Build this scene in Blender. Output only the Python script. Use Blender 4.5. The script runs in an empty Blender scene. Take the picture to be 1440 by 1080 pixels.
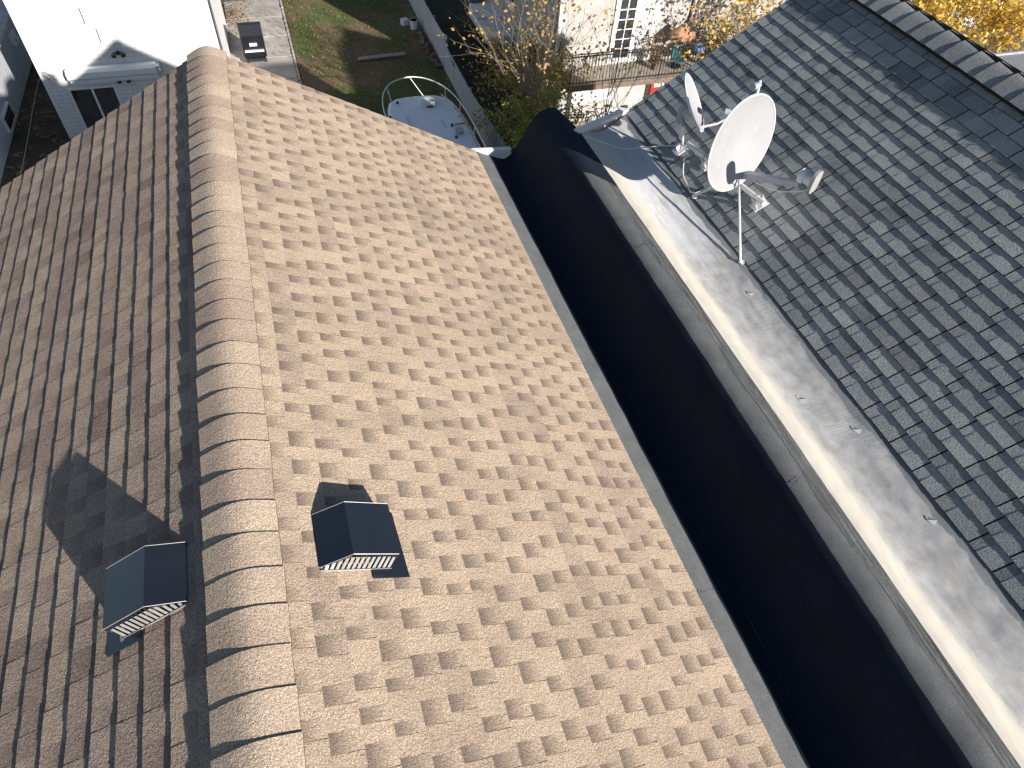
import bpy, bmesh, math, random
from mathutils import Vector, Matrix
from mathutils.noise import noise as pnoise
random.seed(7)
S = bpy.context.scene
COL = S.collection
R = random.uniform
GZ = -12.2            # ground level; z = 0 is the brown ridge
YE = 6.65             # far gable end
YN = -1.6             # near end of the detailed roofs
SB = .532; CB = math.hypot(1, SB)      # brown roof pitch
SG = .64;  CG = math.hypot(1, SG)      # grey roof pitch
RGX, RGZ = 6.607, .374                 # grey ridge

# ------------------------------------------------------------------ helpers
class MB:
    """collects faces, builds ONE mesh object"""
    def __init__(s): s.v = []; s.f = []; s.c = []; s.m = []
    def face(s, pts, c=(.5, 0, 0, 1), mi=0):
        i = len(s.v); s.v += [tuple(p) for p in pts]; s.f.append(tuple(range(i, i+len(pts)))); s.c.append(c); s.m.append(mi)
    def box(s, x0, x1, y0, y1, z0, z1, M=None, c=(.5, 0, 0, 1), mi=0):
        p = [Vector((x, y, z)) for z in (z0, z1) for y in (y0, y1) for x in (x0, x1)]
        if M is not None: p = [M @ q for q in p]
        i = len(s.v); s.v += [tuple(q) for q in p]
        for f in ((0,2,3,1),(4,5,7,6),(0,1,5,4),(2,6,7,3),(0,4,6,2),(1,3,7,5)):
            s.f.append(tuple(i+k for k in f)); s.c.append(c); s.m.append(mi)
    def tube(s, pts, r, n=8, c=(.5, 0, 0, 1), cap=True, mi=0):
        pts = [Vector(p) for p in pts]; rs = r if isinstance(r, (list, tuple)) else [r]*len(pts)
        rings = []
        up0 = None
        for k, p in enumerate(pts):
            d = (pts[min(k+1, len(pts)-1)]-pts[max(k-1, 0)])
            d = d.normalized() if d.length > 1e-9 else Vector((0, 0, 1))
            a = d.orthogonal().normalized() if up0 is None else (up0 - d*up0.dot(d)).normalized()
            up0 = a; b = d.cross(a)
            i = len(s.v)
            for j in range(n):
                t = 2*math.pi*j/n
                s.v.append(tuple(p + (a*math.cos(t)+b*math.sin(t))*rs[k]))
            rings.append(i)
        for k in range(len(rings)-1):
            for j in range(n):
                s.f.append((rings[k]+j, rings[k]+(j+1) % n, rings[k+1]+(j+1) % n, rings[k+1]+j)); s.c.append(c); s.m.append(mi)
        if cap:
            s.f.append(tuple(rings[0]+j for j in range(n))[::-1]); s.c.append(c); s.m.append(mi)
            s.f.append(tuple(rings[-1]+j for j in range(n))); s.c.append(c); s.m.append(mi)
    def prism(s, poly, axis, a0, a1, c=(.5, 0, 0, 1), M=None, mi=0):
        """extrude a closed 2-D polygon along an axis ('x','y','z')"""
        def P(q, a):
            if axis == 'y': v = Vector((q[0], a, q[1]))
            elif axis == 'x': v = Vector((a, q[0], q[1]))
            else: v = Vector((q[0], q[1], a))
            return M @ v if M is not None else v
        n = len(poly)
        s.face([P(q, a0) for q in poly], c, mi); s.face([P(q, a1) for q in poly][::-1], c, mi)
        for k in range(n):
            q, r = poly[k], poly[(k+1) % n]
            s.face([P(q, a0), P(q, a1), P(r, a1), P(r, a0)], c, mi)
    def build(s, name, mat, parent=None, smooth=False, bevel=0, loc=None, attr=False):
        me = bpy.data.meshes.new(name); me.from_pydata(s.v, [], s.f); me.update()
        mats = mat if isinstance(mat, (list, tuple)) else [mat]
        for m_ in mats: me.materials.append(m_)
        if len(mats) > 1: me.polygons.foreach_set('material_index', s.m)
        if attr:
            ca = me.color_attributes.new('tab', 'FLOAT_COLOR', 'CORNER'); buf = []
            for p, c in zip(me.polygons, s.c):
                if isinstance(c, list):
                    for k in range(p.loop_total): buf += list(c[k])
                else:
                    buf += list(c)*p.loop_total
            ca.data.foreach_set('color', buf)
        if not attr:
            bm = bmesh.new(); bm.from_mesh(me)
            bmesh.ops.remove_doubles(bm, verts=bm.verts, dist=1e-5)
            bmesh.ops.recalc_face_normals(bm, faces=bm.faces); bm.to_mesh(me); bm.free()
        if smooth: me.polygons.foreach_set('use_smooth', [True]*len(me.polygons))
        o = bpy.data.objects.new(name, me); COL.objects.link(o)
        if parent is not None:
            o.parent = parent
            o.matrix_parent_inverse = parent.matrix_world.inverted() if loc is None else Matrix()
        if loc is not None: o.location = loc
        if bevel:
            b = o.modifiers.new('bevel', 'BEVEL'); b.width = bevel; b.segments = 2; b.limit_method = 'ANGLE'; b.angle_limit = .6
        return o

def thing(name, label, cat, loc=(0, 0, 0), group=None, rot=None):
    o = bpy.data.objects.new(name, None); COL.objects.link(o); o.location = loc
    if rot: o.rotation_euler = rot
    o.matrix_world = Matrix.LocRotScale(Vector(loc), o.rotation_euler, None)
    o.empty_display_size = .2
    o['label'] = label; o['category'] = cat
    if group: o['group'] = group
    return o
def tag(o, label, cat, group=None):
    o['label'] = label; o['category'] = cat
    if group: o['group'] = group
    return o
def struct(o): o['kind'] = 'structure'; return o
def stuff(o, label, cat): o['kind'] = 'stuff'; o['label'] = label; o['category'] = cat; return o
def plabel(o, l): o['label'] = l; return o

# ------------------------------------------------------------------ materials
class NT:
    def __init__(s, name):
        s.m = bpy.data.materials.new(name); s.m.use_nodes = True; s.t = s.m.node_tree; s.N = s.t.nodes; s.L = s.t.links
        s.b = s.N['Principled BSDF']; s.tc = s.N.new('ShaderNodeTexCoord')
    def n(s, ty, **k):
        x = s.N.new(ty)
        for a, v in k.items(): setattr(x, a, v)
        return x
    def l(s, a, b): s.L.new(a, b)
    def coord(s, scale=(1, 1, 1), rot=(0, 0, 0)):
        mp = s.n('ShaderNodeMapping'); mp.inputs['Scale'].default_value = scale; mp.inputs['Rotation'].default_value = rot
        s.l(s.tc.outputs['Object'], mp.inputs['Vector']); return mp.outputs['Vector']
    def noise(s, scale, detail=3, rough=.55, vec=None, dist=0):
        x = s.n('ShaderNodeTexNoise'); x.inputs['Scale'].default_value = scale; x.inputs['Detail'].default_value = detail
        x.inputs['Roughness'].default_value = rough; x.inputs['Distortion'].default_value = dist
        s.l(vec if vec is not None else s.tc.outputs['Object'], x.inputs['Vector']); return x.outputs['Fac']
    def ramp(s, fac, stops, interp='LINEAR'):
        x = s.n('ShaderNodeValToRGB'); x.color_ramp.interpolation = interp; e = x.color_ramp.elements
        while len(e) < len(stops): e.new(.5)
        for k, (p, c) in enumerate(stops):
            e[k].position = p; e[k].color = (*c, 1) if not isinstance(c, (int, float)) else (c, c, c, 1)
        s.l(fac, x.inputs['Fac']); return x.outputs['Color']
    def mix(s, a, b, fac, mode='MIX'):
        x = s.n('ShaderNodeMix', data_type='RGBA', blend_type=mode)
        for v, idx in ((a, 6), (b, 7)):
            if isinstance(v, (tuple, list)): x.inputs[idx].default_value = (*v, 1)
            else: s.l(v, x.inputs[idx])
        if isinstance(fac, (int, float)): x.inputs[0].default_value = fac
        else: s.l(fac, x.inputs[0])
        return x.outputs[2]
    def math(s, op, a, b=None, c=None):
        x = s.n('ShaderNodeMath', operation=op)
        for k, v in enumerate((a, b, c)):
            if v is None: continue
            if isinstance(v, (int, float)): x.inputs[k].default_value = v
            else: s.l(v, x.inputs[k])
        return x.outputs[0]
    def bump(s, h, strength=.3, dist=.01, prev=None):
        x = s.n('ShaderNodeBump'); x.inputs['Strength'].default_value = strength; x.inputs['Distance'].default_value = dist
        s.l(h, x.inputs['Height'])
        if prev is not None: s.l(prev, x.inputs['Normal'])
        return x.outputs['Normal']
    def out(s, col=None, rough=None, nrm=None, metal=None, spec=None):
        if col is not None:
            if isinstance(col, tuple): s.b.inputs['Base Color'].default_value = (*col, 1)
            else: s.l(col, s.b.inputs['Base Color'])
        if rough is not None:
            if isinstance(rough, (int, float)): s.b.inputs['Roughness'].default_value = rough
            else: s.l(rough, s.b.inputs['Roughness'])
        if nrm is not None: s.l(nrm, s.b.inputs['Normal'])
        if metal is not None: s.b.inputs['Metallic'].default_value = metal
        if spec is not None: s.b.inputs['Specular IOR Level'].default_value = spec
        return s.m

def simple(name, col, rough=.6, var=.15, scale=6, metal=0, spec=.5, bump=0, bscale=60):
    t = NT(name); n = t.noise(scale, 4, .6)
    c = t.ramp(n, [(.3, tuple(x*(1-var) for x in col)), (.7, tuple(min(1, x*(1+var)) for x in col))])
    nr = t.bump(t.noise(bscale, 3), bump, .01) if bump else None
    return t.out(c, rough, nr, metal, spec)

def shingle_mat(name, stops, speck, band, gran=(.42, 1.85), noise_s=230, bmp=1.0, bandk=.75, bd=.006, mid=.35, md=.010):
    t = NT(name)
    at = t.n('ShaderNodeAttribute', attribute_name='tab'); sp = t.n('ShaderNodeSeparateColor'); t.l(at.outputs['Color'], sp.inputs['Color'])
    tone, gap, uu = sp.outputs['Red'], sp.outputs['Green'], sp.outputs['Blue']
    patch = t.noise(9, 3, .6)
    tf = t.math('ADD', tone, t.math('MULTIPLY', t.math('SUBTRACT', patch, .5), .45))
    base = t.ramp(tf, stops)
    g1 = t.noise(noise_s, 2, .7)
    g2 = t.noise(noise_s*.45, 2, .6)
    base = t.mix(base, t.ramp(g1, [(.33, gran[0]), (.5, 1.0), (.66, gran[1])]), 1, 'MULTIPLY')
    base = t.mix(base, speck, t.math('MULTIPLY', t.ramp(g2, [(.56, 0), (.68, 1)]), .45))
    # printed shade band of the laminated shingle: real granule colour in the cut-outs
    b = t.math('MULTIPLY', t.math('MINIMUM', gap, 1), t.ramp(t.math('ADD', uu, t.math('MULTIPLY', t.math('SUBTRACT', g2, .5), .25)), [(.12, 1), (.45, .55), (.85, 0)]))
    base = t.mix(base, band, t.math('MULTIPLY', b, bandk))
    stain = t.ramp(t.noise(1.1, 5, .6, t.coord((.45, 3.2, .45))), [(.3, .86), (.7, 1.08)])
    base = t.mix(base, stain, 1, 'MULTIPLY')
    base = t.mix(base, (.018, .017, .017), t.math('GREATER_THAN', gap, 1.5))
    nr = t.bump(t.math('ADD', t.math('MULTIPLY', g1, .5), t.math('MULTIPLY', g2, .5)), bmp, bd); nr = t.bump(t.noise(70, 3, .6), mid, md, nr); nr = t.bump(t.noise(20, 3), .35, .008, nr)
    return t.out(base, .95, nr, spec=.25)

M = {}
M['brown'] = shingle_mat('brown_shingle', [(.0, (.345, .262, .20)), (.25, (.405, .31, .233)), (.5, (.45, .345, .255)), (.75, (.48, .37, .27)), (1, (.42, .322, .25))],
                         (.60, .50, .38), (.125, .095, .08))
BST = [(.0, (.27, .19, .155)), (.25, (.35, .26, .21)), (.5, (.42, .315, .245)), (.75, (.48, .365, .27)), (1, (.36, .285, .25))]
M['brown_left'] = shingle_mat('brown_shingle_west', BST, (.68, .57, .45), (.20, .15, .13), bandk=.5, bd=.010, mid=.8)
M['grey'] = shingle_mat('grey_shingle', [(0, (.20, .215, .22)), (.3, (.31, .33, .332)), (.6, (.375, .395, .39)), (1, (.45, .47, .455))],
                        (.50, .53, .53), (.14, .15, .16), gran=(.5, 1.5), noise_s=200, bmp=1.0, bandk=.0, bd=.014, mid=.7, md=.012)
M['greycap'] = shingle_mat('grey_cap', [(0, (.22, .23, .23)), (1, (.30, .31, .31))], (.42, .43, .42), (.1, .1, .1))
def browncap():
    return shingle_mat('brown_cap', [(0, (.37, .275, .215)), (.3, (.405, .305, .238)), (.6, (.43, .33, .25)), (1, (.48, .38, .285))], (.66, .56, .44), (.12, .09, .08))
M['browncap'] = browncap()

def membrane():
    t = NT('membrane')
    c = t.ramp(t.noise(5, 5, .6), [(.3, (.115, .122, .125)), (.7, (.165, .174, .172))])
    g = t.noise(240, 2, .7); c = t.mix(c, t.ramp(g, [(.35, .6), (.65, 1.35)]), 1, 'MULTIPLY')
    x = t.n('ShaderNodeSeparateXYZ'); t.l(t.tc.outputs['Object'], x.inputs[0])
    xs_ = t.math('ADD', x.outputs['X'], t.math('MULTIPLY', t.math('SUBTRACT', t.noise(6, 3), .5), .012))
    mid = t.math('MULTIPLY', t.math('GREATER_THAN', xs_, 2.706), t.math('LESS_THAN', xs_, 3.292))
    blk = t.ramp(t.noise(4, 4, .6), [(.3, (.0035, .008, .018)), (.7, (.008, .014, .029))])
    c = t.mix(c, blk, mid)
    # shadow painted black across the far end of the wall top, with a curved edge
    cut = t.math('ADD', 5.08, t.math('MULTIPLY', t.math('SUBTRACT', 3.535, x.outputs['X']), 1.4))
    end_shade = t.math('MULTIPLY', t.math('GREATER_THAN', x.outputs['Y'], cut), t.math('GREATER_THAN', xs_, 3.27))
    # tar-coated crinkled band next to the coating (its own material streaks)
    v = t.coord((34, 1.7, 34), (0, 0, .02))
    w = t.noise(1, 6, .7, v, 1.2)
    band = t.ramp(t.math('ADD', x.outputs['X'], t.math('MULTIPLY', t.math('SUBTRACT', t.noise(2.2, 3), .5), .08)), [(3.39-.0, 0), (3.395, 1)])
    m_ = t.math('GREATER_THAN', t.math('ADD', x.outputs['X'], t.math('MULTIPLY', t.math('SUBTRACT', t.noise(2.2, 3), .5), .10)), 3.425)
    c = t.mix(c, t.ramp(w, [(.3, (.07, .073, .077)), (.5, (.17, .172, .17)), (.72, (.30, .30, .295))]), t.math('MULTIPLY', m_, .85))
    blot = t.ramp(t.noise(3.1, 3, .5, t.coord((1, .35, 1))), [(.66, 1), (.72, .35)])
    c = t.mix(c, blot, t.math('MULTIPLY', m_, .6), 'MULTIPLY')
    c = t.mix(c, (.010, .016, .032), end_shade)
    m_ = t.math('MULTIPLY', m_, t.math('SUBTRACT', 1, end_shade))
    nr = t.bump(g, .3, .003); nr = t.bump(t.math('MULTIPLY', w, m_), 1.0, .035, nr)
    return t.out(c, .85, nr, spec=.3)
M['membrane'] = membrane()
def coating():
    t = NT('roof_coating')
    x = t.n('ShaderNodeSeparateXYZ'); t.l(t.tc.outputs['Object'], x.inputs[0]); X = x.outputs['X']
    n1 = t.noise(2.4, 5, .6, t.coord((1, .45, 1))); n2 = t.noise(14, 4, .6, t.coord((1.6, .5, 1))); n3 = t.noise(5.5, 4, .65)
    base = t.ramp(n3, [(.3, (.27, .27, .27)), (.5, (.37, .37, .37)), (.7, (.46, .455, .44))])
    yf = t.n('ShaderNodeMapRange'); t.l(t.math('ADD', x.outputs['Y'], t.math('MULTIPLY', t.math('SUBTRACT', n1, .5), 1.6)), yf.inputs[0]); yf.inputs[1].default_value = 3.9; yf.inputs[2].default_value = 4.7; yf.interpolation_type = 'SMOOTHSTEP'
    base = t.mix(base, (.66, .66, .665), t.math('MULTIPLY', yf.outputs[0], .85))
    # cream coat, sun brightness painted in, on the roll beside the parapet, ragged edge
    xx = t.math('ADD', X, t.math('ADD', t.math('MULTIPLY', t.math('SUBTRACT', n1, .5), .26), t.math('MULTIPLY', t.math('SUBTRACT', n2, .5), .12)))
    k = t.n('ShaderNodeMapRange'); t.l(xx, k.inputs[0]); k.inputs[1].default_value = 3.86; k.inputs[2].default_value = 3.68; k.interpolation_type = 'SMOOTHSTEP'
    base = t.mix(base, (.62, .575, .50), k.outputs[0])
    st = t.math('GREATER_THAN', t.noise(3, 3, .6, t.coord((7, .6, 1))), .61)
    base = t.mix(base, (.32, .29, .25), t.math('MULTIPLY', t.math('MULTIPLY', st, .35), t.math('SUBTRACT', 1, t.math('MULTIPLY', k.outputs[0], .7))))
    # rough grey mastic smear along the shingle edge
    xe = t.math('ADD', X, t.math('ADD', t.math('MULTIPLY', t.math('SUBTRACT', t.noise(3.2, 5, .6), .5), .16), t.math('MULTIPLY', t.math('SUBTRACT', n2, .5), .04)))
    e = t.n('ShaderNodeMapRange'); t.l(xe, e.inputs[0]); e.inputs[1].default_value = 4.255; e.inputs[2].default_value = 4.268
    base = t.mix(base, (.215, .225, .228), e.outputs[0])
    rip = t.math('MULTIPLY', t.noise(1, 3, .6, t.coord((9, 55, 9)), .6), t.math('GREATER_THAN', t.noise(1.7, 2), .55))
    rip = t.math('MULTIPLY', rip, t.math('SUBTRACT', 1, k.outputs[0])); nr = t.bump(rip, .3, .008)
    nr = t.bump(n2, .2, .008, nr); nr = t.bump(n3, .15, .012, nr); nr = t.bump(t.noise(120, 2), .12, .003, nr)
    return t.out(base, .7, nr, spec=.3)
M['coating'] = coating()
M['black_metal'] = simple('black_metal', (.058, .068, .09), .2, .12, 3, metal=.75, spec=.6)
b_ = M['black_metal'].node_tree.nodes['Principled BSDF']; b_.inputs['Coat Weight'].default_value = .3; b_.inputs['Coat Roughness'].default_value = .2
M['rubber'] = simple('black_rubber', (.012, .016, .026), .6, .2, 5, bump=.25, bscale=14)
M['alu'] = simple('aluminium_fin_lit', (.34, .34, .33), .35, .12, 30, metal=.3)  # fin grey lightened to hold the sun's reflection
M['rim'] = simple('edge_highlight', (.6, .6, .6), .3, .05, 9, metal=.4)
M['white_metal'] = simple('white_metal', (.78, .78, .77), .35, .03, 8)
def dishm():
    t = NT('dish_paint')
    c = t.ramp(t.noise(2.5, 4, .6), [(.3, (.29, .29, .30)), (.7, (.34, .34, .35))])
    c = t.mix(c, (.55, .53, .5), t.math('MULTIPLY', t.ramp(t.noise(9, 5, .7), [(.58, 0), (.75, 1)]), .25))
    return t.out(c, .32, t.bump(t.noise(120, 2), .04, .002))
M['dish'] = dishm()
M['dish_back'] = simple('dish_back_grey', (.35, .37, .40), .5, .1)
M['galv'] = simple('galvanised', (.50, .51, .52), .45, .25, 25, metal=.5)
M['cable_w'] = simple('cable_white', (.72, .71, .68), .5, .08)
M['plastic_grey'] = simple('grey_plastic', (.32, .36, .42), .45, .15)
M['dark'] = simple('dark_plastic', (.02, .021, .025), .5, .3)
def siding(name, col, axis='z', pitch=.12):
    t = NT(name)
    x = t.n('ShaderNodeSeparateXYZ'); t.l(t.tc.outputs['Object'], x.inputs[0])
    fr = t.math('FRACT', t.math('DIVIDE', x.outputs['Z'], pitch))
    c = t.ramp(t.noise(1.3, 4, .6), [(.3, tuple(v*.9 for v in col)), (.7, col)])
    c = t.mix(c, (.35, .35, .35), t.math('MULTIPLY', t.math('LESS_THAN', fr, .09), .55), 'MULTIPLY')
    st = t.ramp(t.noise(6, 4, .6, t.coord((2, 2, .25))), [(.35, .88), (.65, 1.05)])
    c = t.mix(c, st, 1, 'MULTIPLY')
    return t.out(c, .6, spec=.3)
M['siding_white'] = siding('white_siding', (.80, .79, .78), pitch=.15)
M['siding_grey'] = siding('grey_siding', (.52, .55, .60), pitch=.16)
def stucco(name, col, s=8, b=.5):
    t = NT(name)
    c = t.ramp(t.noise(1.2, 6, .65), [(.3, tuple(v*.72 for v in col)), (.7, col)])
    c = t.mix(c, t.ramp(t.noise(s, 5, .7), [(.3, .78), (.7, 1.12)]), 1, 'MULTIPLY')
    return t.out(c, .9, t.bump(t.noise(s*3, 4, .6), b, .02), spec=.2)
M['stucco'] = stucco('cream_stucco', (.50, .475, .45))
M['stucco_tan'] = stucco('tan_stucco', (.50, .44, .36))
M['wall_block'] = stucco('painted_block', (.45, .43, .41))
def brick(name, a, b):
    t = NT(name); x = t.n('ShaderNodeTexBrick'); x.inputs['Scale'].default_value = 5; x.inputs['Color1'].default_value = (*a, 1); x.inputs['Color2'].default_value = (*b, 1)
    x.inputs['Mortar'].default_value = (.35, .33, .3, 1); t.l(t.tc.outputs['Object'], x.inputs['Vector'])
    return t.out(x.outputs['Color'], .9)
M['brick'] = brick('brick', (.26, .12, .08), (.2, .09, .06))
M['glass'] = simple('window_glass', (.02, .025, .03), .08, .2, 2, spec=.8)
M['curtain'] = simple('curtained_glass', (.50, .52, .52), .3, .2, 3)
M['frame_white'] = simple('frame_white', (.78, .78, .78), .45, .05)
M['iron'] = simple('black_iron', (.008, .008, .009), .6, .3)
def wood(name, a, b, sc=(1, 1, 1), s=3):
    t = NT(name); c = t.ramp(t.noise(s, 5, .65, t.coord(sc)), [(.3, a), (.7, b)])
    return t.out(c, .8, t.bump(t.noise(s*3, 4, .6, t.coord(sc)), .3, .01), spec=.2)
M['fence'] = wood('weathered_fence', (.36, .38, .43), (.55, .58, .63), (1, 6, .5), 3)
M['plank'] = wood('weathered_board', (.30, .27, .22), (.46, .42, .35), (.5, 5, 5), 4)
M['bark'] = wood('bark', (.20, .15, .12), (.36, .30, .25), (3, 3, .6), 12)
M['log'] = wood('cut_log', (.10, .075, .06), (.24, .18, .15), (1, 1, 1), 8)
def leafm(name, stops):
    t = NT(name); at = t.n('ShaderNodeAttribute', attribute_name='tab'); sp = t.n('ShaderNodeSeparateColor'); t.l(at.outputs['Color'], sp.inputs['Color'])
    c = t.ramp(sp.outputs['Red'], stops)
    tr = t.n('ShaderNodeBsdfTranslucent'); t.l(c, tr.inputs['Color'])
    mx = t.n('ShaderNodeMixShader'); mx.inputs[0].default_value = .35
    t.l(c, t.b.inputs['Base Color']); t.b.inputs['Roughness'].default_value = .6
    t.l(t.b.outputs[0], mx.inputs[1]); t.l(tr.outputs[0], mx.inputs[2]); t.l(mx.outputs[0], t.N['Material Output'].inputs[0]); return t.m
M['leaf_mix'] = leafm('autumn_leaves', [(0, (.10, .12, .02)), (.35, (.30, .27, .05)), (.65, (.52, .36, .07)), (.85, (.42, .20, .05)), (1, (.50, .42, .24))])
M['leaf_yellow'] = leafm('yellow_leaves', [(0, (.38, .24, .04)), (.4, (.60, .42, .08)), (.75, (.72, .50, .10)), (1, (.48, .26, .06))])
M['leaf_green'] = leafm('green_leaves', [(0, (.10, .14, .025)), (.5, (.26, .30, .05)), (.8, (.50, .44, .08)), (1, (.48, .27, .07))])
M['litter'] = leafm('leaf_litter', [(0, (.12, .06, .03)), (.4, (.30, .17, .07)), (.7, (.50, .36, .16)), (1, (.62, .52, .36))])
M['grassb'] = leafm('grass_blades', [(0, (.05, .09, .02)), (.6, (.10, .16, .03)), (1, (.20, .20, .06))])
def lawn():
    t = NT('lawn')
    n = t.noise(.55, 5, .6)
    c = t.ramp(n, [(.36, (.21, .145, .10)), (.46, (.17, .13, .075)), (.55, (.115, .135, .05)), (.72, (.09, .135, .04))])
    c = t.mix(c, t.ramp(t.noise(28, 4, .75), [(.3, .55), (.7, 1.5)]), 1, 'MULTIPLY')
    return t.out(c, .95, t.bump(t.noise(20, 4, .7), .8, .05), spec=.1)
M['lawn'] = lawn()
def dirt(name, a, b):
    t = NT(name); c = t.ramp(t.noise(.9, 6, .65), [(.3, a), (.7, b)])
    c = t.mix(c, t.ramp(t.noise(25, 4, .7), [(.3, .6), (.7, 1.4)]), 1, 'MULTIPLY')
    return t.out(c, .95, t.bump(t.noise(15, 4, .7), .6, .04), spec=.1)
M['soil'] = dirt('soil', (.045, .04, .03), (.10, .085, .06))
M['ground'] = dirt('ground', (.10, .095, .08), (.20, .18, .15))
def conc():
    t = NT('concrete'); c = t.ramp(t.noise(1.1, 6, .65), [(.3, (.34, .30, .27)), (.55, (.46, .42, .38)), (.7, (.55, .50, .46))])
    st = t.ramp(t.noise(2.3, 3, .6, t.coord((1, .5, 1))), [(.62, 1), (.7, .55)])
    c = t.mix(c, st, .7, 'MULTIPLY'); c = t.mix(c, t.ramp(t.noise(40, 3, .7), [(.3, .85), (.7, 1.12)]), 1, 'MULTIPLY')
    return t.out(c, .9, t.bump(t.noise(30, 3), .2, .01), spec=.2)
M['concrete'] = conc()
M['gelcoat'] = simple('boat_gelcoat', (.86, .88, .90), .3, .04, 2)
M['red'] = simple('red_paint', (.35, .02, .015), .5, .2)
M['orange_cloth'] = simple('tan_cloth', (.38, .21, .12), .8, .3, 4)
M['blue'] = simple('blue_enamel', (.10, .18, .35), .3, .2)
M['teal'] = simple('teal_plastic', (.025, .10, .12), .45, .2)
M['white_pl'] = simple('white_plastic', (.72, .74, .76), .4, .05)
M['tanroof'] = simple('flat_roofing', (.5, .5, .5), .8, .2, 2)

# ------------------------------------------------------------------ roofs
def slope_frame(x0, z0, s, side):
    """origin on the ridge; u down the slope, n normal"""
    c = math.hypot(1, s); du = Vector((side/c, 0, -s/c)); dn = Vector((side*s/c, 0, 1/c)); o = Vector((x0, 0, z0))
    def P(u, y, n): return o + du*u + dn*n + Vector((0, y, 0))
    return P

def shingle_slope(P, e, n_courses, u_start, y0, y1, tabw, gapw, t_base, t_tab, rnd, joint=.0, swap=False, ragged=.0, onej=False):
    """laminated shingles: every course a lower layer and raised tabs, butt edge down the slope"""
    mb = MB()
    for i in range(n_courses):
        ua = u_start + i*e; ub = ua + e
        y = y0 - rnd.uniform(0, .3)
        first = True; tone0 = rnd.random(); nt = 0
        while y < y1:
            w = rnd.uniform(*tabw); g = rnd.uniform(*gapw)
            nt += 1
            if nt % 3 == 0: tone0 = rnd.random()
            for isgap, ww in ((0, w), (1, g)):
                ya, yb = max(y, y0), min(y+ww, y1); y += ww
                if yb - ya < .004: continue
                tk = t_base if isgap else t_base + t_tab*rnd.uniform(.8, 1.15)
                tone = min(1, max(0, .62*tone0 + .38*rnd.random()))
                jl = joint if (not isgap) else 0
                ya2, yb2 = (ya + jl, yb) if onej else (ya + jl*.5, yb - jl*.5)
                ubb = ub + rnd.uniform(-.0015, .0015)
                nA = .0006; sl = rnd.uniform(-ragged, ragged)
                # thin wedge: rises from under the course above to the butt
                gv = 1.0 if isgap else 0.0
                top = [P(ua-.004, ya2, nA), P(ua-.004, yb2, nA), P(ubb+sl, yb2, tk), P(ubb, ya2, tk)]
                c = [(tone, gv, 0, 1), (tone, gv, 0, 1), (tone, gv, 1, 1), (tone, gv, 1, 1)]
                # printed gradient: gap colour fades from the top to the butt
                if P(0, 1, 0).y and (top[1]-top[0]).cross(top[3]-top[0]).z < 0: top = top[::-1]; c = c[::-1]
                mb.face(top, c)
                dk = (tone, 2.0, .5, 1)
                mb.face([P(ubb, ya2, tk), P(ubb+sl, yb2, tk), P(ubb+sl, yb2, -.004), P(ubb, ya2, -.004)], dk)
                if not isgap:
                    mb.face([P(ua, ya2, nA), P(ubb, ya2, tk), P(ubb, ya2, -.002), P(ua, ya2, -.002)], dk)
                    mb.face([P(ua, yb2, nA), P(ubb+sl, yb2, tk), P(ubb+sl, yb2, -.002), P(ua, yb2, -.002)], (tone, 0, .5, 1) if onej else dk)
                    if jl:
                        mb.face([P(ua, ya, -.0002), P(ub, ya, t_base*.2), P(ub, yb, t_base*.2), P(ua, yb, -.0002)], dk)
    # underlay sheet closing every gap
    mb.face([P(u_start-.03, y0, -.003), P(u_start-.03, y1, -.003), P(u_start+n_courses*e, y1, -.003), P(u_start+n_courses*e, y0, -.003)], (.2, 0, .5, 1))
    return mb

def ridge_caps(PL, PR, wl, wr, e, y0, y1, t, lift, rnd, rad=.05, crown=.012, SM=3):
    """bent cap pieces, each near one lapping the farther one; butt faces away"""
    mb = MB()
    # cross-section: from left edge over the rounded crest to right edge
    def section(y, n):
        pts = []
        K = 9
        for k in range(K):
            u = wl*(1-k/(K-1)); f = max(0, 1-u/(rad*1.6))
            p = PL(u, y, n); pts.append((p, u, f))
        for k in range(1, K):
            u = wr*k/(K-1); f = max(0, 1-u/(rad*1.6))
            p = PR(u, y, n); pts.append((p, u, f))
        # round the crest
        out = [p for p, u, f in pts]
        for it in range(SM):
            new = out[:]
            for j in range(1, len(out)-1): new[j] = (out[j-1]+out[j]*2+out[j+1])/4
            out = new
        return [p+Vector((0, 0, crown*.5)) for p in out]
    y = y1
    while y > y0:
        tone = rnd.random(); ya = y - e - .02; yb = y + rnd.uniform(-.003, .003)
        tw = rnd.uniform(-.004, .004)
        far = section(yb, lift + t*rnd.uniform(.85, 1.15)); near = section(ya, lift)
        near = [p+Vector((tw*.3, 0, 0)) for p in near]; far = [p+Vector((tw, 0, 0)) for p in far]
        low = [p - Vector((0, 0, t+lift*.0+.004)) for p in far]
        n = len(far)
        for j in range(n-1):
            c0 = (tone, 0, 0, 1)
            q = [near[j], near[j+1], far[j+1], far[j]]
            if (q[1]-q[0]).cross(q[3]-q[0]).z < 0: q = q[::-1]
            mb.face(q, c0)
            mb.face([far[j], far[j+1], low[j+1], low[j]], (tone*.4, 2., 0, 1))
        for j in (0, n-1):
            dz = Vector((0, 0, lift*.6+t*.7))
            mb.face([near[j], far[j], far[j]-dz, near[j]-dz], (tone*.3, 2., 0, 1))
        y -= e
    return mb

rnd = random.Random(3)
EX = .1432
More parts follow.
